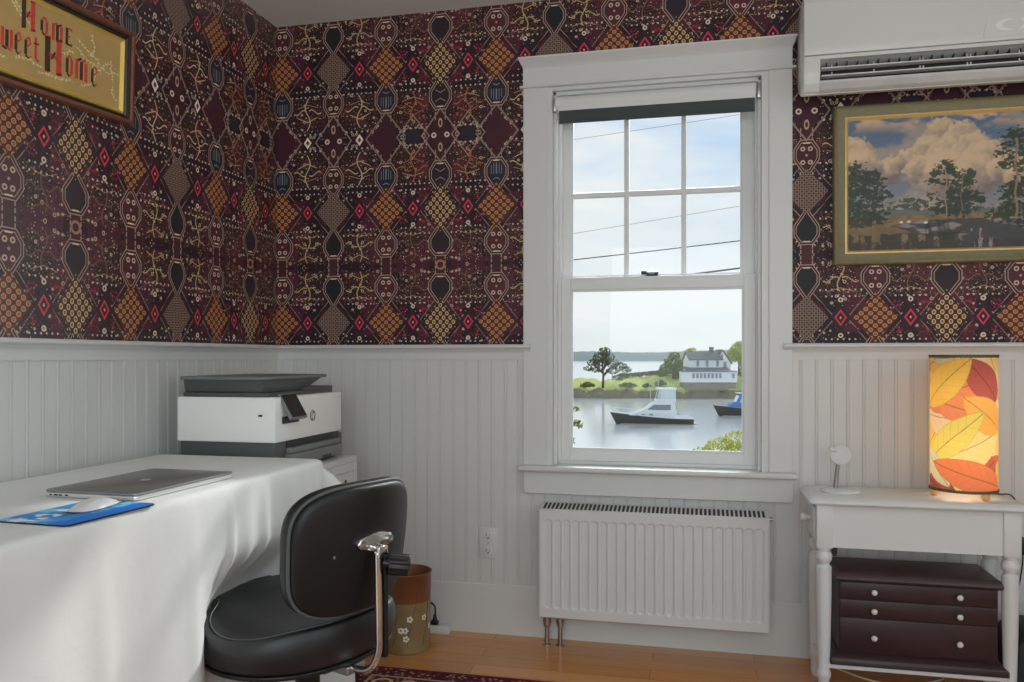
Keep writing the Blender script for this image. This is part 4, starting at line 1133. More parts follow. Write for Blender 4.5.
# oval stitched badge near the back of the seat
b = MB()
bz = [( -.052 + .016 * math.cos(t), .030 * math.sin(t)) for t in [2 * PI * k / 28 for k in range(29)]]
b.tube([(x, y, seat_top(x, y) + .0008) for x, y in bz], .0013, 6, cap=False)
b.tube([(-.052 + .006 * math.cos(t), .010 * math.sin(t), seat_top(-.052, 0) + .001) for t in [2 * PI * k / 16 for k in range(17)]], .0016, 6, cap=False)
b.build('badge', mat('badge_thread', (.55, .55, .55, 1), .6, noise=.1), so, smooth='all')
# backrest: concave slab, padded in front and a smooth shell behind
BX, BZ, BW, BH = -.220, .6185, .190, .156
tilt = R(7)
def back_pt(a, s_, dx):
    n_ = 3.6; ca, sa = math.cos(a), math.sin(a)
    rr = (abs(ca) ** n_ + abs(sa) ** n_) ** (-1 / n_)
    y = BW * rr * ca * s_; z = BH * rr * sa * s_
    y *= 1 + .05 * (z / BH)
    z -= .012 * (y / BW) ** 2
    x = .064 * (y / BW) ** 2 + .010 * (z / BH) ** 2 + dx
    return (BX + x * math.cos(tilt) - z * math.sin(tilt), y, BZ + z * math.cos(tilt) + x * math.sin(tilt))
def back_slab(prof, n=88):
    b = bmesh.new(); prev = None
    for k, (s_, dx) in enumerate(prof):
        if s_ == 0:
            row = [b.verts.new(back_pt(0, 0, dx))]
        else: row = [b.verts.new(back_pt(2 * PI * i / n, s_, dx)) for i in range(n)]
        if prev is not None:
            for i in range(n):
                i2 = (i + 1) % n
                if len(prev) == 1: b.faces.new((prev[0], row[i], row[i2]))
                elif len(row) == 1: b.faces.new((prev[i], row[0], prev[i2]))
                else: b.faces.new((prev[i], row[i], row[i2], prev[i2]))
        prev = row
    bmesh.ops.recalc_face_normals(b, faces=b.faces)
    q = MB(); q._take(b); return q
ring = [0, .15, .3, .45, .6, .72, .82]
back_slab([(s_, -.003) for s_ in ring] + [(.90, -.003), (.945, -.001), (.965, .004), (.965, .012)] + [(.9, .012), (.5, .012), (0, .012)]).build('back_shell', M['shell_black'], ch, smooth=60)
bc = back_slab([(0, .011), (.5, .011), (.90, .011), (.975, .011), (.995, .017), (1.0, .026), (.99, .036), (.96, .043), (.90, .047)] + [(s_, .048 + .004 * (1 - s_)) for s_ in ring[::-1]]).build('back_cushion', M['vinyl_black'], ch, smooth=60)
b = MB(); b.tube([back_pt(2 * PI * k / 88, .982, .011) for k in range(89)], .0042, 8, cap=False); b.build('back_piping', M['piping_grey'], bc, smooth='all')
b = MB(); b.lathe([(0, 0), (.004, 0), (.003, .002), (0, .0025)], (0, 0, 0), 10, Matrix.Translation(back_pt(0, .55, -.004)) @ Matrix.Rotation(R(-90), 4, 'Y')); b.build('shell_screw', M['nickel'], ch)
# chrome bracket, knob and stem
BY = 0.0
hub = Vector(back_pt(0, 0, -.003)) + Vector((-.004, 0, .020))
b = MB()
b.prism([(-.052, -.010), (-.058, 0), (-.052, .012), (-.018, .020), (.018, .020), (.052, .012), (.058, 0), (.052, -.010), (.016, -.020), (-.016, -.020)], lambda a, c_, h: (hub.x + h + .16 * c_ * 0 + 1.1 * a * a, hub.y + a, hub.z + c_), -.010, .004, .003)
br_ = b.build('back_bracket', M['chrome'], ch, smooth=40)
for sy in (-.042, .042):
    b = MB(); b.lathe([(0, 0), (.010, 0), (.009, .006), (.004, .007), (0, .004)], (0, 0, 0), 14, Matrix.Translation((hub.x - .009 + 1.1 * sy * sy, hub.y + sy, hub.z)) @ Matrix.Rotation(R(-90), 4, 'Y')); b.build('bolt', M['nickel'], br_, smooth=40)
b = MB(); b.box(hub.x - .030, hub.x - .006, -.016, .016, hub.z - .036, hub.z - .008, .004); b.build('knuckle', M['chrome'], ch, smooth=40)
stem_x = hub.x - .020
b = MB(); b.tube(catmull([(stem_x, .010, hub.z - .02), (stem_x - .002, .010, hub.z - .10), (stem_x - .004, .010, .44), (stem_x - .002, .010, .385), (stem_x + .022, .010, .345), (stem_x + .06, .010, .333), (-.10, .010, .331)], 8), .0085, 14); b.build('stem', M['chrome'], ch, smooth='all')
b = MB(); b.box(stem_x - .012, stem_x + .012, -.014, -.002, .37, hub.z - .03, .003); b.build('stem_strap', M['black_plastic'], ch)
# ribbed adjusting knob sticking out behind
b = MB(); prof_n = 40
ks = [(.0235 + (.0022 if (k // 2) % 2 else 0)) for k in range(prof_n)]
Mk = Matrix.Translation((stem_x - .012, -.010, hub.z - .050)) @ Matrix.Rotation(R(-98), 4, 'Y') @ Matrix.Rotation(R(38), 4, 'X')
b.prism([(ks[k] * math.cos(2 * PI * k / prof_n), ks[k] * math.sin(2 * PI * k / prof_n)) for k in range(prof_n)], lambda a, c_, h: tuple(Mk @ Vector((a, c_, h))), .004, .050, .0012)
b.lathe([(0, -.01), (.009, -.01), (.009, .010), (0, .010)], (0, 0, 0), 16, Mk)
b.lathe([(0, .0502), (.014, .0502), (.016, .052), (.018, .0502)], (0, 0, 0), 20, Mk)
b.build('adjusting_knob', M['black_plastic'], ch, smooth=35)
# mechanism, gas column and five-star base
b = MB(); b.box(-.12, .09, -.055, .055, .318, .343, .004); b.box(-.17, -.06, -.03, .03, .318, .340, .004); b.build('tilt_plate', M['nickel'], ch)
b = MB(); b.lathe([(0, .10), (.026, .10), (.026, .24), (.030, .245), (.030, .318), (0, .318)], (0, 0, 0), 24); b.build('gas_column', M['black_plastic'], ch, smooth=40)
b = MB(); b.lathe([(0, .075), (.04, .075), (.045, .085), (.045, .12), (.036, .13), (0, .13)], (0, 0, 0), 24); b.build('base_hub', M['black_plastic'], ch, smooth=40)
for k in range(5):
    a = 2 * PI * k / 5 + .3; c_, s_ = math.cos(a), math.sin(a)
    b = MB(); b.tube([(c_ * .03, s_ * .03, .105), (c_ * .16, s_ * .16, .092), (c_ * .27, s_ * .27, .076)], [.022, .019, .015], 12); lg = b.build('base_leg', M['black_plastic'], ch, smooth=50)
    b = MB()
    for off_ in (-.014, .014):
        Mw = Matrix.Translation((c_ * .27 - s_ * off_, s_ * .27 + c_ * off_, .026)) @ Matrix.Rotation(a, 4, 'Z') @ Matrix.Rotation(R(90), 4, 'X')
        b.lathe([(0, -.008), (.022, -.008), (.026, -.005), (.026, .005), (.022, .008), (0, .008)], (0, 0, 0), 20, Mw)
    b.tube([(c_ * .27, s_ * .27, .03), (c_ * .27, s_ * .27, .078)], .007, 10)
    b.build('caster', M['black_plastic'], lg, smooth=40)
# ------------------------------------------------------------------ waste bin
bn = thing('waste_bin', 'round painted metal waste bin with white blossoms standing behind the task chair', 'waste bin', (0.662, -0.235, 0))
M['tin_green'] = mat('olive_tin', S(112, 96, 66, .5), 0.4, 0.2, noise=0.25, nscale=18)
M['tin_rust'] = mat('rust_tin', S(98, 62, 40, .5), 0.4, 0.2, noise=0.25, nscale=18)
M['blossom'] = mat('blossom_paint', S(214, 200, 180, .55), 0.5, noise=.1)
M['twig_paint'] = mat('twig_paint', S(70, 52, 42, .5), 0.5, noise=.1)
bx, by = 0.662, -0.235
rb, rt, hb = .082, .088, .30
rr_ = lambda z: rb + (rt - rb) * z / hb
b = MB(); b.lathe([(0, .004), (rb - .002, .004), (rb, 0), (rb + .0015, .004), (rr_(.012), .012), (rr_(.185), .185), (rr_(.185) - .002, .185), (rr_(.012) - .002, .012), (0, .012)], (bx, by, 0), 48); b.build('bin_body', M['tin_green'], bn, smooth=50)
b = MB(); b.lathe([(rr_(.184) - .0025, .184), (rr_(.184) + .0004, .184), (rr_(.278), .278), (rt + .003, .281), (rt + .003, .286), (rt - .001, .287), (rt - .003, .283), (rr_(.184) - .0025, .184)], (bx, by, 0), 48); b.build('bin_band', M['tin_rust'], bn, smooth=50)
def on_bin(a, z, o=.0006): r = rr_(z) + o; return (bx + r * math.cos(a), by + r * math.sin(a), z)
b = MB(); tw = MB(); rnd = random.Random(11)
for k in range(9):
    a0 = 2 * PI * k / 9 + .2
    pts = []; a = a0; z = .03
    while z < .24: pts.append(on_bin(a, z, .0002)); a += rnd.uniform(-.05, .14); z += .018
    tw.tube(pts, .0012, 5)
    for q in range(2):
        zc = rnd.choice((.06, .09, .13, .17, .21, .25)) ; ac_ = a0 + rnd.uniform(-.1, .7)
        for p_ in range(5):
            t = 2 * PI * p_ / 5; zz = zc + .0075 * math.sin(t); aa = ac_ + .0075 * math.cos(t) / rr_(zc)
            n_ = 7; ps = [on_bin(aa + .0048 * math.cos(2 * PI * i / n_) / rr_(zz), zz + .0048 * math.sin(2 * PI * i / n_), .0012) for i in range(n_)]
            b.poly(ps, [tuple(range(n_))])
tw.build('painted_twigs', M['twig_paint'], bn); b.build('painted_blossoms', M['blossom'], bn)

# ------------------------------------------------------------------ power strip with a plug
M['strip'] = mat('strip_plastic', (0.74, 0.74, 0.72, 1), 0.35, noise=.01)
ps = thing('power_strip', 'white power strip on the floor against the baseboard beside waste bin', 'power strip', (0.69, -0.052, 0))
b = MB(); b.box(0.60, 0.768, -0.066, -0.028, 0.0, 0.030, .003); b.build('strip_body', M['strip'], ps, smooth=40)
for xx in (.63, .665, .745): 
    b = MB(); b.box(xx - .011, xx + .011, -.0545, -.0395, .0296, .0304, .0002); b.build('socket', M['outlet'], ps)
pc = thing('plug_cord', 'black plug and cord standing up out of the white power strip', 'cord', (0.705, -0.047, 0.0304))
b = MB(); b.box(.692, .720, -.060, -.034, .0306, .046, .004); b.lathe([(0, 0), (.010, 0), (.006, .020), (0, .020)], (.706, -.047, .046), 12); b.build('plug', M['black_plastic'], pc, smooth=40)
b = MB(); b.tube(catmull([(.706, -.047, .064), (.708, -.046, .085), (.700, -.042, .104), (.672, -.036, .112), (.64, -.034, .10), (.60, -.033, .05), (.52, -.034, .008), (.30, -.04, .006)], 8), .0035, 8); b.build('wire', M['black_plastic'], pc, smooth='all')

# ------------------------------------------------------------------ rug
b = MB(); b.box(-0.0, 1.80, -2.3, 0.0, 0.0, 0.004, .0015)
rg = b.build('oriental_rug', rug_material()); rg.location = (0.562, -0.432, 0)
tag(rg, 'dark red oriental rug on the wood floor under the task chair', 'rug')

# ------------------------------------------------------------------ side table
M['table_white'] = mat('painted_table_white', (0.76, 0.755, 0.74, 1), 0.38, noise=.015, nscale=8, bump=.03, bscale=80)
tb = thing('side_table', 'white side table with turned legs and low shelf right of radiator', 'side table', (2.36, -0.25, 0))
ZT = 0.634
b = MB()
outl = rrect(2.046, 2.668, -0.400, -0.122, .012, 3)
for s_, z0, z1 in (): pass
def slab_profile(b, out, prof):   # prof: (inset, z)
    n = len(out); cx = sum(p[0] for p in out) / n; cy = sum(p[1] for p in out) / n
    xs = [p[0] for p in out]; ys = [p[1] for p in out]; hx = (max(xs) - min(xs)) / 2; hy = (max(ys) - min(ys)) / 2
    q = bmesh.new(); rows = []
    for ins, z in prof: rows.append([q.verts.new((cx + (x - cx) * (1 - ins / hx), cy + (y - cy) * (1 - ins / hy), z)) for x, y in out])
    for A, C in zip(rows, rows[1:]):
        for i in range(n): q.faces.new((A[i], A[(i + 1) % n], C[(i + 1) % n], C[i]))
    q.faces.new(rows[0][::-1]); q.faces.new(rows[-1])
    bmesh.ops.recalc_face_normals(q, faces=q.faces)
    return b._take(q)
slab_profile(b, outl, [(.012, ZT - .022), (.003, ZT - .021), (0, ZT - .017), (0, ZT - .012), (.003, ZT - .008), (.010, ZT - .003), (.014, ZT)]).build('table_top', M['table_white'], tb, smooth=45)
LX = (2.094, 2.622); LY = (-0.350, -0.165)
b = MB()
b.box(LX[0] + .022, LX[1] - .022, LY[0] - .016, LY[0] + .004, .476, ZT - .022); b.box(LX[0] + .022, LX[1] - .022, LY[1] - .004, LY[1] + .016, .476, ZT - .022)
b.box(LX[1] - .006, LX[1] + .014, LY[0] + .02, LY[1] - .02, .476, ZT - .022)
b.box(LX[0] - .014, LX[0] + .006, LY[0] + .02, LY[1] - .02, .476, .492); b.box(LX[0] - .014, LX[0] + .006, LY[0] + .02, LY[1] - .02, .594, ZT - .022)
b.build('apron', M['table_white'], tb)
turn = [(0, 0), (.013, 0), (.016, .02), (.0165, .055), (.019, .062), (.0215, .070), (.0215, .078), (.019, .086), (.0175, .092), (.0205, .20), (.0225, .30), (.0235, .385), (.0235, .412), (.019, .417), (.016, .421), (.018, .426), (.0238, .434), (.0250, .444), (.0238, .454), (.018, .462), (.020, .466), (.022, .470), (.022, .476), (0, .476)]
for lx in LX:
    for ly in LY:
        b = MB(); b.lathe(turn, (lx, ly, 0), 28); b.box(lx - .0235, lx + .0235, ly - .0235, ly + .0235, .474, ZT - .021, .0015); b.build('leg', M['table_white'], tb, smooth=40)
b = MB(); b.box(LX[0] - .012, LX[1] + .012, LY[0] - .012, LY[1] + .012, .096, .111, .003); b.build('shelf', M['table_white'], tb)
b = MB(); b.box(LX[0] - .028, LX[0] - .012, LY[0] + .026, LY[1] - .026, .494, .592, .004); dr = b.build('drawer', M['table_white'], tb, smooth=40)
b = MB(); b.box(LX[0] - .012, LX[0] + .2, LY[0] + .030, LY[1] - .030, .50, .58); b.build('drawer_box', M['table_white'], dr)
b = MB(); b.lathe([(0, 0), (.008, 0), (.006, .006), (.006, .012), (.010, .016), (.0135, .022), (.0125, .029), (.007, .033), (0, .034)], (0, 0, 0), 20, Matrix.Translation((LX[0] - .027, -0.257, .548)) @ Matrix.Rotation(R(-90), 4, 'Y')); b.build('knob', M['table_white'], dr, smooth='all')
b = MB(); b.box(2.118, 2.134, -0.352, -0.338, .452, .476, .002); b.tube([(2.126, -.345, .453), (2.130, -.346, .446)], .004, 8)
o = b.build('cable_clip', M['black_plastic'], origin=(2.126, -0.345, .464)); tag(o, 'small black cable clip under the side table apron by its front left leg', 'cable clip')

# ------------------------------------------------------------------ chest of small drawers on the lower shelf
M['dark_wood'] = mat('dark_cherry', S(40, 23, 24, .50), 0.42, noise=0.25, nscale=22)
M['dark_top'] = mat('dark_lid_wood', S(54, 42, 40, .50), 0.38, noise=0.25, nscale=14)  # lid tone, a little lighter and greyer than the carcass
M['knob_white'] = mat('white_porcelain', (0.78, 0.76, 0.74, 1), 0.2, noise=.01)
cx0, cx1, cy0, cy1, cz0 = 2.139, 2.592, -0.345, -0.135, 0.111
cs = thing('drawer_chest', 'dark wooden chest of three small drawers on the side table lower shelf', 'chest', (2.365, -0.24, cz0))
b = MB(); b.box(cx0, cx1, cy0 + .006, cy1, cz0 + .03, .372); b.build('carcass', M['dark_wood'], cs)
b = MB(); slab_profile(b, rrect(cx0 - .026, cx1 + .026, cy0 - .022, cy1 + .006, .003, 2), [(0, cz0), (0, cz0 + .018), (.004, cz0 + .024), (.016, cz0 + .030), (.022, cz0 + .036)]); b.build('plinth', M['dark_wood'], cs, smooth=40)
b = MB(); slab_profile(b, rrect(cx0 - .014, cx1 + .018, cy0 - .018, cy1 + .006, .003, 2), [(.010, .368), (.002, .374), (0, .379), (.002, .385), (.012, .394), (.016, .397)]); b.build('lid', M['dark_top'], cs, smooth=40)
for z0, z1, zk in ((.314, .366, .340), (.257, .311, .281), (.152, .254, .198)):
    b = MB(); b.box(cx0 + .004, cx1 - .004, cy0, cy0 + .02, z0, z1, .0022); dw = b.build('drawer', M['dark_wood'], cs, smooth=40)
    for xk in (2.241, 2.483):
        b = MB(); b.lathe([(0, 0), (.004, 0), (.004, .006), (.0085, .010), (.0095, .014), (.008, .018), (.004, .020), (0, .0205)], (0, 0, 0), 18, Matrix.Translation((xk, cy0, zk)) @ Matrix.Rotation(R(90), 4, 'X')); b.build('knob', M['knob_white'], dw, smooth='all')

# ------------------------------------------------------------------ leaf lamp
lmp = thing('table_lamp', 'lit cylinder table lamp covered in coloured leaves on the white side table', 'lamp', (2.528, -0.262, ZT))
lx, ly, lr = 2.519, -0.262, 0.0945
lz0, lz1 = ZT + .026, 1.074
def shade():
    na, nz = 300, 240
    A = np.linspace(0, 2 * PI, na, endpoint=False); Zs = np.linspace(lz0, lz1, nz)
    b = MB(); b.grid(lambda i, j: (lx + lr * math.cos(A[i]), ly + lr * math.sin(A[i]), Zs[j]), na, nz, closed_u=True)
    m = bpy.data.materials.new('leaf_paper'); m.use_nodes = True; nt = m.node_tree; nt.nodes.clear()
    out = nt.nodes.new('ShaderNodeOutputMaterial'); at = nt.nodes.new('ShaderNodeAttribute'); at.attribute_name = 'leaf'
    tr = nt.nodes.new('ShaderNodeBsdfTranslucent'); df = nt.nodes.new('ShaderNodeBsdfDiffuse'); mx = nt.nodes.new('ShaderNodeMixShader'); mx.inputs[0].default_value = .5
    nt.links.new(at.outputs['Color'], tr.inputs['Color']); nt.links.new(at.outputs['Color'], df.inputs['Color'])
    nt.links.new(df.outputs[0], mx.inputs[1]); nt.links.new(tr.outputs[0], mx.inputs[2]); nt.links.new(mx.outputs[0], out.inputs[0])
    o = b.build('lamp_shade', m, lmp, smooth='all')
    AA, ZZ = np.meshgrid(A, (Zs - lz0) / (lz1 - lz0), indexing='ij')
    # unrolled coordinates: s along the wrap (in shade heights), t upwards; s = 0 faces the room's middle
    a0 = math.atan2(-3.08 - ly, 1.72 - lx)
    hgt = lz1 - lz0
    def wrap(a): return (a + PI) % (2 * PI) - PI
    img = np.zeros(AA.shape + (3,)); img[:] = L3(240, 206, 150)
    nz1 = fbm(AA * 40, ZZ * 90, 4)
    def leaf(sc_, tc_, ang, L_, W_, col, off=0.0, bend=0.0):
        nonlocal img
        s_ = wrap(AA - a0 - off) * lr / hgt
        ds = s_ - sc_; dt = ZZ - tc_; ca, sa = math.cos(ang), math.sin(ang)
        al = ds * ca + dt * sa; ac_ = -ds * sa + dt * ca
        ac_ = ac_ - bend * (1 - (al / L_) ** 2) * W_
        u = np.clip((al + L_) / (2 * L_), 0, 1)
        prof = W_ * 2.75 * (u ** .62) * (1 - u) ** .85
        ins = (np.abs(al) < L_) & (np.abs(ac_) < prof)
        c_ = L3(*col)
        img = np.where(ins[..., None], c_ * (1 + .10 * (nz1[..., None] - .5)), img)
        edge = ins & ((prof - np.abs(ac_)) < .004)
        img = np.where(edge[..., None], c_ * .62, img)
        vein = ins & (np.abs(ac_) < .0036)
        side = ins & (np.abs(((al - np.abs(ac_) * .9) * 14) % 1.0 - .5) < .035) & (np.abs(ac_) > .003)
        img = np.where(side[..., None], c_ * .84, img)
        img = np.where(vein[..., None], c_ * .42, img)
    # from px measured on the front: x 80..355 -> s, y 62..610 -> t
    def fx(x): 
        q = max(-.98, min(.98, (x - 217.5) / 137.5)); return math.asin(q) * lr / hgt
    def ft(y): return (606 - y) / 546
    def front(xb, yb, xt, yt, W_, col, bend=0):
        s0, t0, s1, t1 = fx(xb), ft(yb), fx(xt), ft(yt)
        leaf((s0 + s1) / 2, (t0 + t1) / 2, math.atan2(t1 - t0, s1 - s0), math.hypot(s1 - s0, t1 - t0) / 2, W_, col, 0, bend)
    for rep in range(3):       # leaves round the sides and back
        off = 2 * PI * (rep + 1) / 4
        for k, (sc_, tc_, an, L_, W_, col) in enumerate(((-.05, .85, .9, .20, .13, (226, 176, 66)), (.1, .7, 2.6, .2, .12, (230, 120, 70)), (-.08, .5, .3, .22, .12, (232, 214, 110)), (.08, .36, .8, .22, .13, (238, 190, 84)), (-.06, .15, 2.8, .22, .12, (196, 80, 58)), (.1, .12, .5, .2, .1, (214, 206, 160)), (.02, .97, .2, .2, .08, (150, 66, 60)))):
            leaf(sc_, tc_, an, L_, W_, col, off)
    front(60, 300, 300, 330, .14, (240, 206, 168))
    front(60, 95, 160, 62, .10, (226, 168, 80)); front(100, 70, 190, 66, .05, (190, 196, 150)); front(320, 60, 352, 190, .12, (240, 206, 120))
    front(345, 640, 352, 480, .10, (226, 184, 70))
    front(78, 560, 200, 640, .10, (140, 62, 56))
    front(340, 480, 235, 560, .10, (176, 74, 62))
    front(80, 262, 300, 150, .13, (228, 118, 72))
    front(110, 240, 300, 300, .10, (230, 122, 76))
    front(100, 505, 356, 350, .165, (244, 212, 126))
    front(345, 240, 222, 68, .115, (158, 66, 62))
    front(352, 360, 218, 226, .125, (242, 166, 72))
    front(80, 262, 250, 66, .125, (232, 182, 68))
    front(92, 486, 300, 282, .105, (222, 208, 88))
    front(66, 452, 164, 590, .08, (206, 210, 172))
    front(354, 590, 98, 492, .115, (226, 108, 66))
    colour_mesh(o, 'leaf', (np.clip(img, 0, 1) ** .68).reshape(-1, 3))
    return o
shade()
M['bronze'] = mat('dark_bronze_braid', S(84, 74, 54, .5), 0.5, 0.2, noise=.4, nscale=220, bump=.3, bscale=300)
for zz in (lz0, lz1):
    b = MB()
    for dz, dr_ in ((-.0022, .0008), (.0022, .0008)):
        b.tube([(lx + (lr + dr_ + .0005 * math.sin(40 * t)) * math.cos(t), ly + (lr + dr_) * math.sin(t), zz + dz + .0006 * math.sin(60 * t)) for t in [2 * PI * k / 160 for k in range(161)]], .0024, 6, cap=False)
    b.build('braided_rim', M['bronze'], lmp, smooth='all')
M['bead'] = mat('wood_bead', S(176, 136, 84, .55), 0.45, noise=.35, nscale=70)
for deg in (-75, 48, 165):
    a = R(deg + 14); b = MB(); b.sphere((lx + .083 * math.cos(a), ly + .083 * math.sin(a), ZT + .0135), .0135, 3); b.build('foot_bead', M['bead'], lmp, smooth='all')
b = MB()
for k in range(3):
    a = 2 * PI * k / 3; b.tube([(lx, ly, lz0 + .004), (lx + lr * math.cos(a), ly + lr * math.sin(a), lz0 + .002)], .0022, 6)
b.tube([(lx, ly, lz0 + .0), (lx, ly, lz0 + .06)], .012, 14); b.build('lamp_spider', M['bronze'], lmp)
bm_ = bpy.data.materials.new('bulb_glow'); bm_.use_nodes = True
p_ = bm_.node_tree.nodes['Principled BSDF']; p_.inputs['Base Color'].default_value = (.9, .85, .75, 1); p_.inputs['Emission Color'].default_value = (1, .74, .42, 1); p_.inputs['Emission Strength'].default_value = 4
b = MB(); b.lathe([(0, 0), (.012, 0), (.013, .015), (.026, .04), (.029, .06), (.022, .08), (0, .088)], (lx, ly, lz0 + .055), 20); b.build('bulb', bm_, lmp, smooth='all')
for zz, e_ in ((.80, .36), (.96, .36), (.69, .26)):
    d = bpy.data.lights.new('bulb_light', 'POINT'); d.energy = e_; d.color = (1, .86, .66); d.shadow_soft_size = .04
    o = bpy.data.objects.new('bulb_light', d); COL.objects.link(o); o.parent = lmp; o.location = Vector((lx, ly, zz)) - ORG[lmp.name]
b = MB(); b.tube(catmull([(2.612, -.215, ZT + .006), (2.640, -.214, ZT + .004), (2.665, -.220, ZT + .0035), (2.680, -.226, ZT - .02), (2.684, -.23, ZT - .08), (2.690, -.24, .50), (2.694, -.235, .42), (2.694, -.16, .28), (2.66, -.06, .10), (2.645, -.035, .006)], 10), .0022, 8); b.build('cord', M['black_plastic'], lmp, smooth='all')
b = MB(); b.box(2.683, 2.703, -.250, -.232, .455, .51, .004); b.build('inline_switch', M['black_plastic'], lmp, smooth=40)

# ------------------------------------------------------------------ small charging stand
M['stand_white'] = mat('white_silicone', (0.78, 0.78, 0.77, 1), 0.25, noise=.01)
M['stand_post'] = mat('satin_steel', (0.40, 0.39, 0.37, 1), 0.35, .8, noise=.05)
cg = thing('charging_stand', 'small white charging stand with tilted disc on the side table', 'charging stand', (2.157, -0.262, ZT))
b = MB(); b.lathe([(0, 0), (.056, 0), (.060, .003), (.061, .006), (.059, .0085), (.052, .0115), (.0, .0125)], (2.157, -0.262, ZT), 44); b.build('base', M['stand_white'], cg, smooth=50)
b = MB(); b.tube([(2.142, -.256, ZT + .010), (2.150, -.258, ZT + .098)], .0065, 16); b.build('post', M['stand_post'], cg, smooth=40)
nrm_d = Vector((-.35, -.88, .25)).normalized()
Md = Matrix.Translation((2.158, -.262, ZT + .120)) @ nrm_d.to_track_quat('Z', 'Y').to_matrix().to_4x4()
b = MB(); b.lathe([(0, -.006), (.029, -.006), (.0325, -.003), (.033, .001), (.031, .004), (0, .0045)], (0, 0, 0), 36, Md); b.build('charging_disc', M['stand_white'], cg, smooth=50)
b = MB(); b.tube([(2.150, -.258, ZT + .096), (2.158, -.256, ZT + .116)], .006, 12); b.sphere((2.128, -.264, ZT + .138), .007, 2); b.tube([(2.128, -.264, ZT + .138), (2.145, -.259, ZT + .132)], .004, 8); b.build('swivel', M['stand_white'], cg, smooth='all')

# ------------------------------------------------------------------ odds and ends at the floor
o = MB().tube(catmull([(2.11, -.05, .004), (2.17, -.10, .004), (2.24, -.17, .004), (2.31, -.20, .004), (2.40, -.19, .004), (2.5, -.12, .004)], 8), .003, 8).build('thin_cord', mat('beige_cord', S(176, 160, 132, .5), .5, noise=.05), smooth='all', origin=(2.3, -.15, 0))
tag(o, 'thin beige cord lying on the floor under the side table', 'cord')
bxx = thing('storage_bag', 'black bag standing on floor beyond the right leg of the side table', 'bag', (2.78, -0.2, 0))
M['bag'] = mat('black_nylon', (0.02, 0.021, 0.024, 1), 0.6, noise=.3, nscale=30, bump=.3, bscale=200)
b = MB(); b.prism([(2.655, 0), (2.93, 0), (2.935, .12), (2.92, .20), (2.88, .225), (2.70, .225), (2.665, .19), (2.652, .1)], XZ, -.29, -.08, .012); b.build('bag_body', M['bag'], bxx, smooth=50)
b = MB(); b.tube(catmull([(2.72, -.19, .225), (2.74, -.19, .262), (2.80, -.19, .275), (2.85, -.19, .262), (2.87, -.19, .225)], 8), .006, 8); b.build('carry_handle', M['bag'], bxx, smooth='all')
# ------------------------------------------------------------------ outside: harbour, headland, boats, house, trees
SEA = -7.23
def water():
    m = bpy.data.materials.new('sea_water'); m.use_nodes = True; nt = m.node_tree; p = nt.nodes['Principled BSDF']
    p.inputs['Base Color'].default_value = (0.68, 0.73, 0.72, 1); p.inputs['Roughness'].default_value = 0.12; p.inputs['IOR'].default_value = 1.8
    tc = nt.nodes.new('ShaderNodeTexCoord'); mp = nt.nodes.new('ShaderNodeMapping'); mp.inputs['Scale'].default_value = (.35, 1.2, 1)
    nt.links.new(tc.outputs['Object'], mp.inputs[0])
    nz = nt.nodes.new('ShaderNodeTexNoise'); nz.inputs['Scale'].default_value = 1.1; nz.inputs['Detail'].default_value = 5
    nt.links.new(mp.outputs[0], nz.inputs['Vector'])
    bp = nt.nodes.new('ShaderNodeBump'); bp.inputs['Strength'].default_value = .16; bp.inputs['Distance'].default_value = .12
    nt.links.new(nz.outputs['Fac'], bp.inputs['Height']); nt.links.new(bp.outputs[0], p.inputs['Normal'])
    b = MB(); b.box(-1500, 1500, 50, 2400, SEA - .5, SEA); o = b.build('sea', m); struct(o)
water()
M['far_wood_haze'] = mat('hazy_woodland', S(138, 152, 148, 1.15), 1.0, noise=.10, nscale=.02)  # haze of distance is mixed into this grey-green
def far_shore():
    rnd = random.Random(2); b = MB()
    n = 240
    def f(i, j):
        x = -1500 + 3000 * i / (n - 1); h = 25 + 3 * math.sin(x * .006) + rnd.uniform(-1.2, 1.2) + 2.0 * math.sin(x * .021 + 1)
        y = 1960 + .22 * x + j * 60
        return (x, y, SEA + (-1, h * .55, h * .9, h)[j])
    b.grid(f, n, 4); o = b.build('far_shore', M['far_wood_haze']); struct(o)
far_shore()
M['grass'] = mat('lawn_grass', S(168, 176, 104, .85), 0.95, noise=.18, nscale=.35, spec=.1)
M['rock'] = mat('shore_rock', S(116, 110, 92, .7), 0.95, noise=.5, nscale=1.6, bump=.5, bscale=3)
def hN(x, y): return math.sin(x * 1.7 + y * .9) * .5 + math.sin(x * .63 - y * 1.9 + 1) * .5 + math.sin(x * 3.1 + y * 2.3) * .3
def shore_y(x): return 162.6 + .20 * (x + 16) + .7 * math.sin(x * .5) + .4 * math.sin(x * 1.3 + 1)
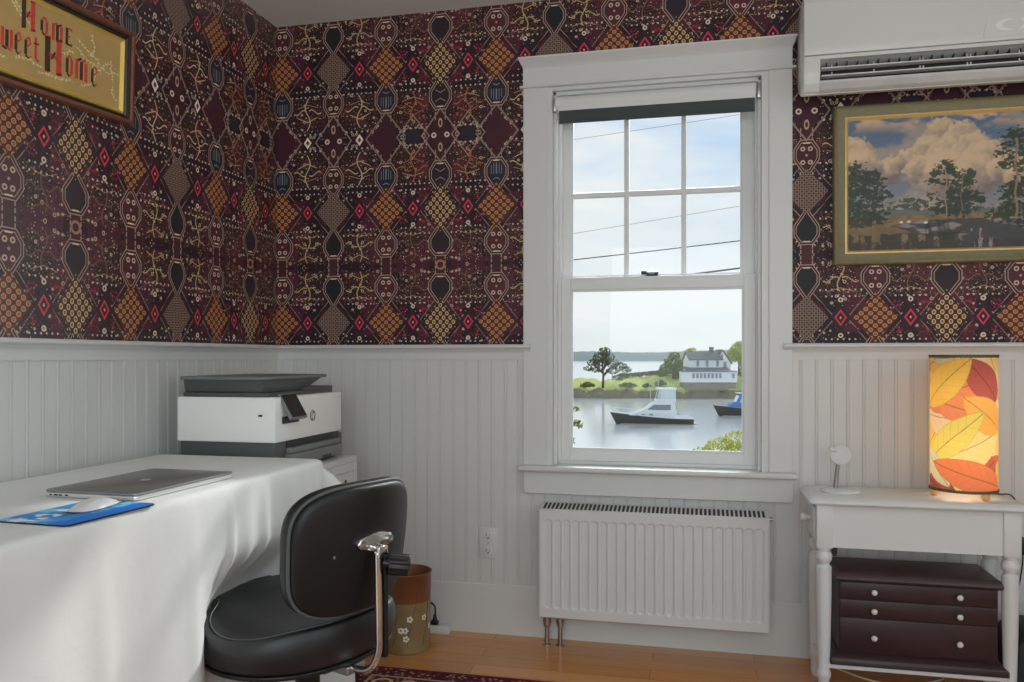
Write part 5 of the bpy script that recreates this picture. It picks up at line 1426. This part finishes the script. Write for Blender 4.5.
def headland():
    rnd = random.Random(9); nx, ny = 180, 46
    def prof(x, d):
        rock = 1.9 + .35 * math.sin(x * .7) + .25 * math.sin(x * 1.9)
        base = rock * min(1, d / 2.6) ** .7
        lawn = max(0, d - 2.6) * (.075 + .085 / (1 + math.exp(-(x + 13) / 2.2)))
        top = 5.4 if x > -17 else 3.7
        z = min(base + lawn, top)
        if d > 22: z -= (d - 22) * .7
        return z
    def f(i, j):
        x = -75 + 130 * i / (nx - 1); t = j / (ny - 1); d = -0.4 + 34 * t ** 1.7
        y = shore_y(x) + d
        z = prof(x, max(0, d))
        if d < 3.2: z += .28 * hN(x, y) * min(1, max(0, d)) + rnd.uniform(-.12, .12) * (d > .1)
        if d <= 0: z = -.3
        return (x, y, SEA + z)
    b = MB(); b.grid(f, nx, ny); o = b.build('headland', [M['rock'], M['grass']], smooth='all'); struct(o)
    mi = []
    for p in o.data.polygons:
        c_ = p.center; d = c_.y - shore_y(c_.x)
        mi.append(1 if d > 2.5 + .9 * math.sin(c_.x * .9) * (c_.x < -2) else 0)
    o.data.polygons.foreach_set('material_index', mi)
headland()
# near bank below the window
M['bank'] = mat('bank_grass', S(120, 132, 70, .7), 0.95, noise=.2, nscale=1.5)
b = MB(); b.poly([(-60, 3, -3.2), (60, 3, -3.2), (60, 18, -3.6), (-60, 18, -3.6), (60, 52, -7.0), (-60, 52, -7.0), (60, 56, -7.6), (-60, 56, -7.6)], [(0, 1, 2, 3), (3, 2, 4, 5), (5, 4, 6, 7)]); struct(b.build('near_bank', M['bank']))

# foliage: a mesh of many small leaf cards clustered on blobs
def leaves(b, blobs, n, size, rnd, flat=0.6):
    bm = bmesh.new()
    tot = sum(r[3] * r[4] for r in blobs)
    for (cx, cy, cz, rx, rz) in blobs:
        for k in range(int(n * rx * rz / tot)):
            while True:
                v = Vector((rnd.uniform(-1, 1), rnd.uniform(-1, 1), rnd.uniform(-1, 1)))
                if .2 < v.length < 1: break
            v *= (1 + rnd.uniform(-.1, .16)) / max(.55, v.length) * .8 if rnd.random() < .6 else 1
            c_ = Vector((cx + v.x * rx, cy + v.y * rx, cz + v.z * rz))
            a = Vector((rnd.uniform(-1, 1), rnd.uniform(-1, 1), rnd.uniform(-1, 1) * flat)).normalized(); u = a.orthogonal().normalized(); w = a.cross(u)
            s_ = size * rnd.uniform(.6, 1.3)
            vs = [bm.verts.new(c_ + u * s_), bm.verts.new(c_ + w * s_ * .55), bm.verts.new(c_ - u * s_), bm.verts.new(c_ - w * s_ * .55)]
            bm.faces.new(vs)
    return b._take(bm)
def leaf_mat(name, col, k=.7, trans=.35):
    m = mat(name, S(*col, k), .8, spec=.2, noise=.3, nscale=.9)
    nt = m.node_tree; p = nt.nodes['Principled BSDF']; out = [n for n in nt.nodes if n.type == 'OUTPUT_MATERIAL'][0]
    tr = nt.nodes.new('ShaderNodeBsdfTranslucent'); tr.inputs['Color'].default_value = S(min(255, col[0] + 30), min(255, col[1] + 30), col[2], k)
    mx = nt.nodes.new('ShaderNodeMixShader'); mx.inputs[0].default_value = trans
    nt.links.new(p.outputs[0], mx.inputs[1]); nt.links.new(tr.outputs[0], mx.inputs[2]); nt.links.new(mx.outputs[0], out.inputs[0])
    return m
M['pine'] = leaf_mat('pine_needles', (74, 84, 58), .9, .2)
M['green'] = leaf_mat('bush_leaves', (112, 124, 70), .9, .3)
M['lime'] = leaf_mat('bright_leaves', (178, 180, 108), .95, .45)
M['scrub'] = leaf_mat('scrub_leaves', (104, 108, 74), .9, .25)
M['bark'] = mat('bark', S(96, 84, 72, .8), .9, noise=.3, nscale=3)
def tree(name, label, cat, base, trunk_pts, r0, blobs, n, size, m, seed, group=None):
    t = thing(name, label, cat, base, group=group); rnd = random.Random(seed)
    if trunk_pts:
        b = MB()
        for pts in trunk_pts:
            pv = [Vector(base) + Vector(p) for p in pts]; b.tube(pv, [r0 * (1 - .65 * i / max(1, len(pv) - 1)) for i in range(len(pv))], 8)
        b.build('trunk', M['bark'], t, smooth='all')
    b = MB(); leaves(b, [(base[0] + x, base[1] + y, base[2] + z, rx, rz) for x, y, z, rx, rz in blobs], n, size, rnd); b.build('foliage', m, t)
    return t
tree('pine_tree', 'dark spreading pine at the left end of the island lawn', 'tree', (-18.3, 166.3, SEA + 2.2), [[(0, 0, -.3), (.1, 0, 2.5), (-.2, 0, 5.5), (.6, 0, 8.3)], [(.05, 0, 2.3), (1.9, 0, 4.2), (3.6, 0, 4.6)], [(-.1, 0, 3), (-2, .2, 4.6)], [(0, 0, 3.6), (1.6, 0, 6.0)]], .28,
     [(.3, 0, 7.3, 1.5, 1.0), (-.6, 0, 6.3, 1.8, .9), (1.2, .3, 6.2, 1.5, .8), (-2.0, 0, 5.0, 1.5, .8), (-.4, .3, 5.0, 1.9, .9), (1.8, 0, 4.9, 1.9, .9), (-3.0, 0, 3.8, 1.2, .55), (3.6, 0, 4.3, 1.6, .9), (4.8, .2, 3.6, 1.2, .7), (-1.4, 0, 3.6, 1.5, .6), (2.2, .3, 3.3, 1.8, .8), (4.2, 0, 2.3, 1.5, .7), (3.0, .0, 1.9, 1.4, .6)], 1700, .24, M['pine'], 21)
IY = lambda x: shore_y(x)
tree('leafy_tree', 'round green tree on the island just left of white house', 'tree', (-4.4, 179.5, SEA + 4.0), [[(0, 0, -.3), (.1, 0, 3.2)]], .2, [(0, 0, 3.0, 2.2, 1.7), (-1.4, 0, 1.9, 1.9, 1.3), (1.3, 0, 2.2, 1.8, 1.4), (.3, 0, 4.6, 1.3, 1.0), (-2.4, 0, .9, 1.6, .9), (1.4, .2, .6, 1.8, 1.0)], 1500, .30, M['green'], 5)
tree('leafy_tree', 'bright yellow-green tree rising behind left end of white house', 'tree', (-1.2, 187.5, SEA + 4.2), [[(0, 0, -.3), (.1, 0, 4.5)]], .2, [(0, 0, 4.0, 1.7, 2.2), (.6, 0, 5.4, 1.2, 1.0), (-.8, 0, 2.6, 1.5, 1.4)], 1000, .30, M['lime'], 6)
tree('leafy_tree', 'bright yellow-green tree behind the gable at right of white house', 'tree', (9.6, 183.6, SEA + 4.6), [[(0, 0, -.3), (.1, 0, 4.6)]], .25, [(0, 0, 5.2, 2.2, 1.9), (1.6, 0, 3.4, 2.2, 2.0), (-1.3, 0, 4.1, 1.6, 1.5), (.4, 0, 6.6, 1.4, .8)], 1500, .32, M['lime'], 7)
tree('leafy_tree', 'darker green tree at the right window edge beside white house', 'tree', (11.3, 176.6, SEA + 3.9), [[(0, 0, -.3), (.1, 0, 3.4)]], .2, [(0, 0, 3.4, 1.9, 2.2), (1.2, 0, 2.0, 1.8, 1.7), (-.9, 0, 1.4, 1.4, 1.2)], 1200, .30, M['green'], 8)
for i, (x, d, rx, rz, lb) in enumerate(((-26.6, 4.0, 2.4, .9, 'low scrub bush at the far left end of the island'), (-21.4, 3.4, 1.5, .6, 'low scrub bush left of the pine on the island shore'), (-13.2, 3.6, 1.8, .55, 'low scrub bush right of the pine on the island shore'), (-6.6, 4.8, 1.2, .75, 'round dark bush on the island lawn above the near boat'), (-9.4, 3.2, 0.9, .4, 'small dark shrub on shore left of the round lawn bush'))):
    y = IY(x) + d
    tree('shrub', lb, 'bush', (x, y, SEA + 1.9 + .1 * d), None, .1, [(0, 0, rz * .8, rx * .7, rz), (rx * .5, .2, rz * .5, rx * .6, rz * .7), (-rx * .5, 0, rz * .5, rx * .6, rz * .7)], 360, .22, M['scrub'], 30 + i, 'shrubs along the island shore')
tree('hedge_row', 'long low dark hedge along the back of the island lawn', 'hedge', (-11.6, 183.5, SEA + 4.0), None, .1, [(-4.5 + k * 1.1, 0, .2 + .09 * k, .9, .38 + .03 * k) for k in range(10)], 1100, .24, M['scrub'], 44)
# foreground foliage just outside
tree('lilac_bush', 'sunlit yellow-green bush outside at bottom right of window', 'bush', (2.15, 17.4, -3.6), [[(0, 0, -.2), (.05, 0, 1.6), (.2, 0, 2.2)], [(0, 0, .2), (-.5, 0, 1.7)]], .05, [(.0, 0, 2.45, .42, .30), (-.42, 0, 2.25, .36, .26), (.40, 0, 2.62, .38, .30), (.75, 0, 2.45, .4, .42), (.1, 0, 2.0, .75, .4), (-.25, .1, 1.6, .8, .5), (.5, 0, 1.6, .8, .6)], 4200, .045, M['lime'], 51)
def twig():
    t = thing('leafy_branch', 'sparse leafy branch outside the lower left of the window', 'branch', (0.30, 4.86, -.4)); rnd = random.Random(12)
    b = MB(); b.tube([(.30, 4.86, -.9), (.40, 4.86, 0), (.44, 4.86, .6)], [.012, .009, .004], 8)
    for p in (((.40, 4.86, .2), (.50, 4.86, .25)), ((.42, 4.86, .36), (.55, 4.86, .42)), ((.44, 4.86, .5), (.54, 4.86, .565))): b.tube(p, [.003, .0015], 6)
    b.build('twigs', M['bark'], t, smooth='all')
    b = MB(); leaves(b, [(.505, 4.86, .565, .05, .025), (.515, 4.87, .44, .045, .022), (.54, 4.86, .415, .05, .03), (.555, 4.85, .395, .03, .02), (.49, 4.86, .25, .03, .03)], 150, .016, rnd); b.build('foliage', M['green'], t)
    ORG.clear() if False else None
twig()
# overhead wires
M['wire'] = mat('overhead_wire', S(70, 76, 82, .8), .6, noise=.1)
def wire(label, p, q, r_, sag):
    p, q = Vector(p), Vector(q); d = q - p; a = p - d * 2.5; c_ = q + d * 2.5
    pts = [a + (c_ - a) * t + Vector((0, 0, -sag * (1 - (2 * t - 1) ** 2))) + Vector((0, 0, sag * (1 - (2 * .45 - 1) ** 2))) for t in [k / 20 for k in range(21)]]
    o = MB().tube(pts, r_, 6).build('power_line', M['wire'], smooth='all', origin=pts[10]); tag(o, label, 'overhead wire')
wire('thin overhead wire crossing all three lower panes of the upper sash', (-0.43, 10.79, 2.74), (2.37, 11.44, 3.07), .009, .12)
wire('thick overhead cable just above the meeting rail at right', (1.49, 7.13, 2.075), (2.19, 7.29, 2.165), .011, .02)
wire('faint overhead wire above the thin wire across lower panes', (-1.36, 16.74, 4.10), (2.65, 17.67, 4.78), .0045, .1)
wire('highest faint overhead wire across the top panes', (-1.36, 16.74, 6.40), (2.65, 17.67, 7.02), .0045, .1)

# boats
M['hull_dark'] = mat('dark_hull', S(66, 62, 56, .8), .3, noise=.1, nscale=2)
M['boat_white'] = mat('white_gelcoat', (0.80, 0.82, 0.82, 1), .25, noise=.02)
M['boat_window'] = mat('tinted_boat_window', S(120, 132, 138, .8), .15, noise=.1)
M['canvas_blue'] = mat('blue_canvas', S(88, 122, 178, .8), .7, noise=.1)
M['canvas_grey'] = mat('navy_canvas', S(70, 82, 98, .8), .7, noise=.1)
M['boot'] = mat('boot_stripe', S(150, 146, 120, .8), .4, noise=.05)
def hull(b, L_, W_, bow_h, stern_h, low, n=26, skew=.9):
    # local x from stern (0) to bow (L); sheer rises towards the bow
    st_ = []
    for i in range(n):
        t = i / (n - 1); x = L_ * t
        w = W_ / 2 * (1 - max(0, (t - .35) / .65) ** 2.2) * (.92 + .08 * min(1, t * 6))
        h = stern_h + (bow_h - stern_h) * t ** 1.8
        st_.append((x, w, h))
    def f(i, j):
        x, w, h = st_[i]; q = j / 6
        t = x / L_
        ww = w * (.80 + .20 * q) if t < .98 else w
        return (x + skew * (t ** 4) * (q - .0) , ww, low + (h - low) * q)
    b.grid(f, n, 7); b.grid(lambda i, j: (f(i, j)[0], -f(i, j)[1], f(i, j)[2]), n, 7)
    b.grid(lambda i, j: (f(0, i)[0], -f(0, i)[1] + 2 * f(0, i)[1] * j / 4, f(0, i)[2]), 7, 5)
    return f, st_
def place(root, loc, rz): root.location = loc; root.rotation_euler = (0, 0, rz)
bt = thing('motor_yacht', 'white cabin cruiser with dark hull moored in the middle of the harbour', 'boat', (0, 0, 0), local=True)
b = MB(); f_, s_ = hull(b, 9.3, 3.1, 1.55, .75, -.25); b.build('hull', M['hull_dark'], bt, smooth=40)
b = MB(); b.grid(lambda i, j: (s_[i][0] + (.9 * (s_[i][0] / 9.3) ** 4), s_[i][1] * (-1 + 2 * j / 4) * .99, s_[i][2] - .02 + .05 * (1 - abs(-1 + j / 2))), 26, 5)
for sg in (1, -1): b.tube([(x + .9 * (x / 9.3) ** 4, sg * w, h) for x, w, h in s_], .07, 6)
b.tube([(9.9, 0, 1.55), (10.6, 0, 1.66)], [.09, .05], 6); b.build('deck', M['boat_white'], bt, smooth=40)
b = MB()
for sg in (1, -1): b.tube([(x, sg * (w * .82 + .01), .06) for x, w, h in s_[:-1]], .07, 6)
b.build('waterline_stripe', M['boot'], bt)
b = MB()   # trunk cabin and deckhouse with raked front
b.prism([(2.0, .75), (8.0, 1.15), (6.7, 1.65), (5.9, 1.95), (4.7, 2.75), (2.3, 2.75), (2.1, 1.7)], XZ, -1.05, 1.05, .08); b.build('deckhouse', M['boat_white'], bt, smooth=30)
b = MB()
for sg in (1, -1):
    b.prism([(4.4, 1.80), (5.7, 1.85), (4.9, 2.45), (2.8, 2.45), (2.8, 1.80)], XZ, sg * 1.05, sg * 1.075)
    for xx in (5.0, 6.0): b.prism([(xx, 1.16), (xx + .45, 1.18), (xx + .4, 1.32), (xx + .04, 1.30)], XZ, sg * 1.0, sg * 1.15)
b.build('cabin_windows', M['boat_window'], bt)
b = MB(); b.prism([(2.2, 2.7), (4.6, 2.7), (4.5, 3.15), (2.1, 3.15)], XZ, -1.0, 1.0, .05); b.build('flybridge', M['boat_white'], bt, smooth=30)
b = MB()
for xx in (2.2, 3.3, 4.1):
    for sg in (1, -1): b.tube([(xx + (.25 if xx > 4 else 0), sg * .92, 3.1), (xx, sg * .92, 4.35)], .045, 6)
b.tube([(8.9, .5, 1.5), (9.9, .0, 2.1)], .03, 5); b.tube([(8.9, -.5, 1.5), (9.9, 0, 2.1)], .03, 5)
for xx in (6.4, 7.6): b.tube([(xx, .8, 1.4), (xx, .8, 1.95)], .025, 5)
b.tube([(6.4, .8, 1.95), (7.6, .8, 1.95), (9.9, 0, 2.1)], .03, 5)
b.tube([(4.2, .4, 4.4), (4.25, .4, 5.4)], .035, 5); b.tube([(4.9, -.9, 2.7), (5.1, -.9, 5.0)], .03, 5); b.build('rails_and_mast', M['boat_white'], bt)
b = MB(); b.prism([(1.95, 4.32), (4.35, 4.32), (4.25, 4.50), (2.05, 4.55)], XZ, -1.0, 1.0, .05); b.build('bimini_top', M['boat_white'], bt)
b = MB(); b.prism([(2.2, 3.15), (4.15, 3.15), (4.0, 4.33), (2.3, 4.33)], XZ, -.93, -.915); b.prism([(2.2, 3.15), (4.15, 3.15), (4.0, 4.33), (2.3, 4.33)], XZ, .915, .93); b.build('clear_curtain', mat('clear_vinyl', S(206, 214, 214, .9), .2, noise=.1), bt)
b = MB(); b.sphere((2.95, 0.3, 3.45), .55, 2, (1, 1.1, .8)); b.sphere((2.5, -.95, 3.3), .34, 2, (1.2, .6, 1)); b.build('helm_seat', M['canvas_grey'], bt, smooth='all')
b = MB(); b.box(.1, 2.0, -1.2, -1.12, .7, 1.0, .02); b.box(.1, 2.0, 1.12, 1.2, .7, 1.0, .02); b.box(-.55, .05, -1.2, 1.2, .10, .18, .02); b.box(2.0, 2.06, -.9, .9, 1.0, 1.9); b.build('cockpit_coaming', M['boat_white'], bt)
place(bt, (0.45, 101.4, SEA), R(180 + 13.2))
b2 = thing('lobster_boat', 'dark hulled boat with blue cabin cut off by right window edge', 'boat', (0, 0, 0), local=True)
b = MB(); f_, s_ = hull(b, 10, 3.2, 1.55, .8, -.25); b.build('hull', M['hull_dark'], b2, smooth=40)
b = MB(); b.grid(lambda i, j: (s_[i][0] + (.9 * (s_[i][0] / 10) ** 4), s_[i][1] * (-1 + 2 * j / 4) * .99, s_[i][2] - .04), 26, 5)
for sg in (1, -1): b.tube([(x + .9 * (x / 10) ** 4, sg * w, h) for x, w, h in s_], .06, 6)
b.build('deck', M['boot'], b2, smooth=40)
b = MB()
for sg in (1, -1): b.tube([(x, sg * (w * .82 + .01), .05) for x, w, h in s_[:-1]], .07, 6)
b.build('waterline_stripe', M['boot'], b2)
b = MB(); b.prism([(4.8, .9), (9.0, 1.3), (8.4, 1.8), (7.8, 1.9), (7.2, 3.2), (4.8, 3.2)], XZ, -1.0, 1.0, .08); b.build('wheelhouse', M['canvas_blue'], b2, smooth=30)
b = MB()
for sg in (1, -1): b.prism([(5.2, 1.95), (7.4, 1.95), (7.0, 2.8), (5.2, 2.8)], XZ, sg * 1.0, sg * 1.03)
b.prism([(7.80, 2.0), (7.84, 2.0), (7.42, 2.9), (7.38, 2.9)], XZ, -.8, .8); b.build('cabin_windows', M['boat_white'], b2)
b = MB(); b.box(4.4, 7.5, -1.1, 1.1, 3.2, 3.3, .03); b.tube([(5, .3, 3.1), (5, .3, 4.2)], .04, 6); b.build('cabin_roof', M['boat_white'], b2)
place(b2, (13.9, 118.8, SEA), R(180 + 12.5))
# white house on the island (local frame: x along the harbour front, y away from the water)
M['clapboard'] = mat('white_clapboard', (0.80, 0.82, 0.83, 1), .6, noise=.03, nscale=2)
M['slate'] = mat('dark_shingles', S(92, 92, 90, .8), .85, noise=.2, nscale=1.5)
M['house_glass'] = mat('house_window_glass', S(128, 140, 146, .85), .2, noise=.1)
hs = thing('white_house', 'white two storey house with dark roof and long porch on the island', 'house', (-2.3, 167.6, SEA + 2.9), (0, 0, R(13.2)), local=True)
b = MB(); b.box(.3, 11.1, .1, 3.4, -1.5, .45); b.build('foundation', M['rock'], hs)
b = MB(); b.box(0.1, 11.3, 0, 3.0, .3, 2.55, .02); pw = b.build('porch', M['clapboard'], hs)
for k in range(9):
    x = 2.15 + k * .78 if k < 8 else 10.3
    b = MB(); b.box(x, x + .52, -.06, .02, 1.15, 2.15); b.build('window', M['house_glass'], pw)
b = MB(); b.prism([(-.35, 2.5), (3.4, 3.35), (3.4, 3.5), (-.4, 2.62)], lambda a, c_, h: (h, a, c_), .9, 10.1); b.prism([(-.35, 2.5), (3.0, 2.6), (3.0, 2.7), (-.35, 2.6)], lambda a, c_, h: (h, a, c_), 0, 11.5); b.build('porch_roof', M['slate'], hs)
b = MB(); b.box(2.1, 9.0, 2.6, 8.4, 0, 5.0); b.prism([(2.6, 5.0), (8.4, 5.0), (5.5, 6.35)], lambda a, c_, h: (h, a, c_), 2.12, 8.98); mw = b.build('main_wall', M['clapboard'], hs)
for x in (3.6, 5.5, 7.7):
    b = MB(); b.box(x, x + .55, 2.52, 2.62, 3.55, 4.75); b.build('window', M['house_glass'], mw)
b = MB(); b.prism([(2.2, 4.85), (5.5, 6.45), (5.5, 6.65), (2.1, 4.95)], lambda a, c_, h: (h, a, c_), 1.9, 9.1); b.prism([(8.8, 4.85), (5.5, 6.45), (5.5, 6.65), (8.9, 4.95)], lambda a, c_, h: (h, a, c_), 1.9, 9.1); b.build('main_roof', M['slate'], hs)
b = MB(); b.box(7.0, 7.8, 5.1, 5.9, 5.8, 7.6); b.box(6.93, 7.87, 5.03, 5.97, 7.4, 7.55); b.build('chimney', mat('chimney_brick', S(120, 106, 100, .8), .9, noise=.2, nscale=3), hs)
b = MB(); b.prism([(7.2, 0), (11.0, 0), (11.0, 4.2), (9.3, 6.75), (7.9, 4.7)], XZ, 3.6, 9.0); gw = b.build('gable_wing', M['clapboard'], hs)
b = MB(); b.box(8.9, 9.35, 3.52, 3.62, 5.2, 6.2); b.build('window', M['house_glass'], gw)
b = MB(); b.box(9.5, 10.1, 3.52, 3.62, 3.4, 4.5); b.build('window', M['house_glass'], gw)
b = MB(); b.prism([(11.3, 4.0), (9.3, 6.9), (9.3, 7.1), (11.45, 4.05)], XZ, 3.4, 9.2); b.prism([(7.7, 4.65), (9.3, 6.9), (9.3, 7.1), (7.6, 4.75)], XZ, 3.4, 9.2); b.build('gable_roof', M['slate'], hs)
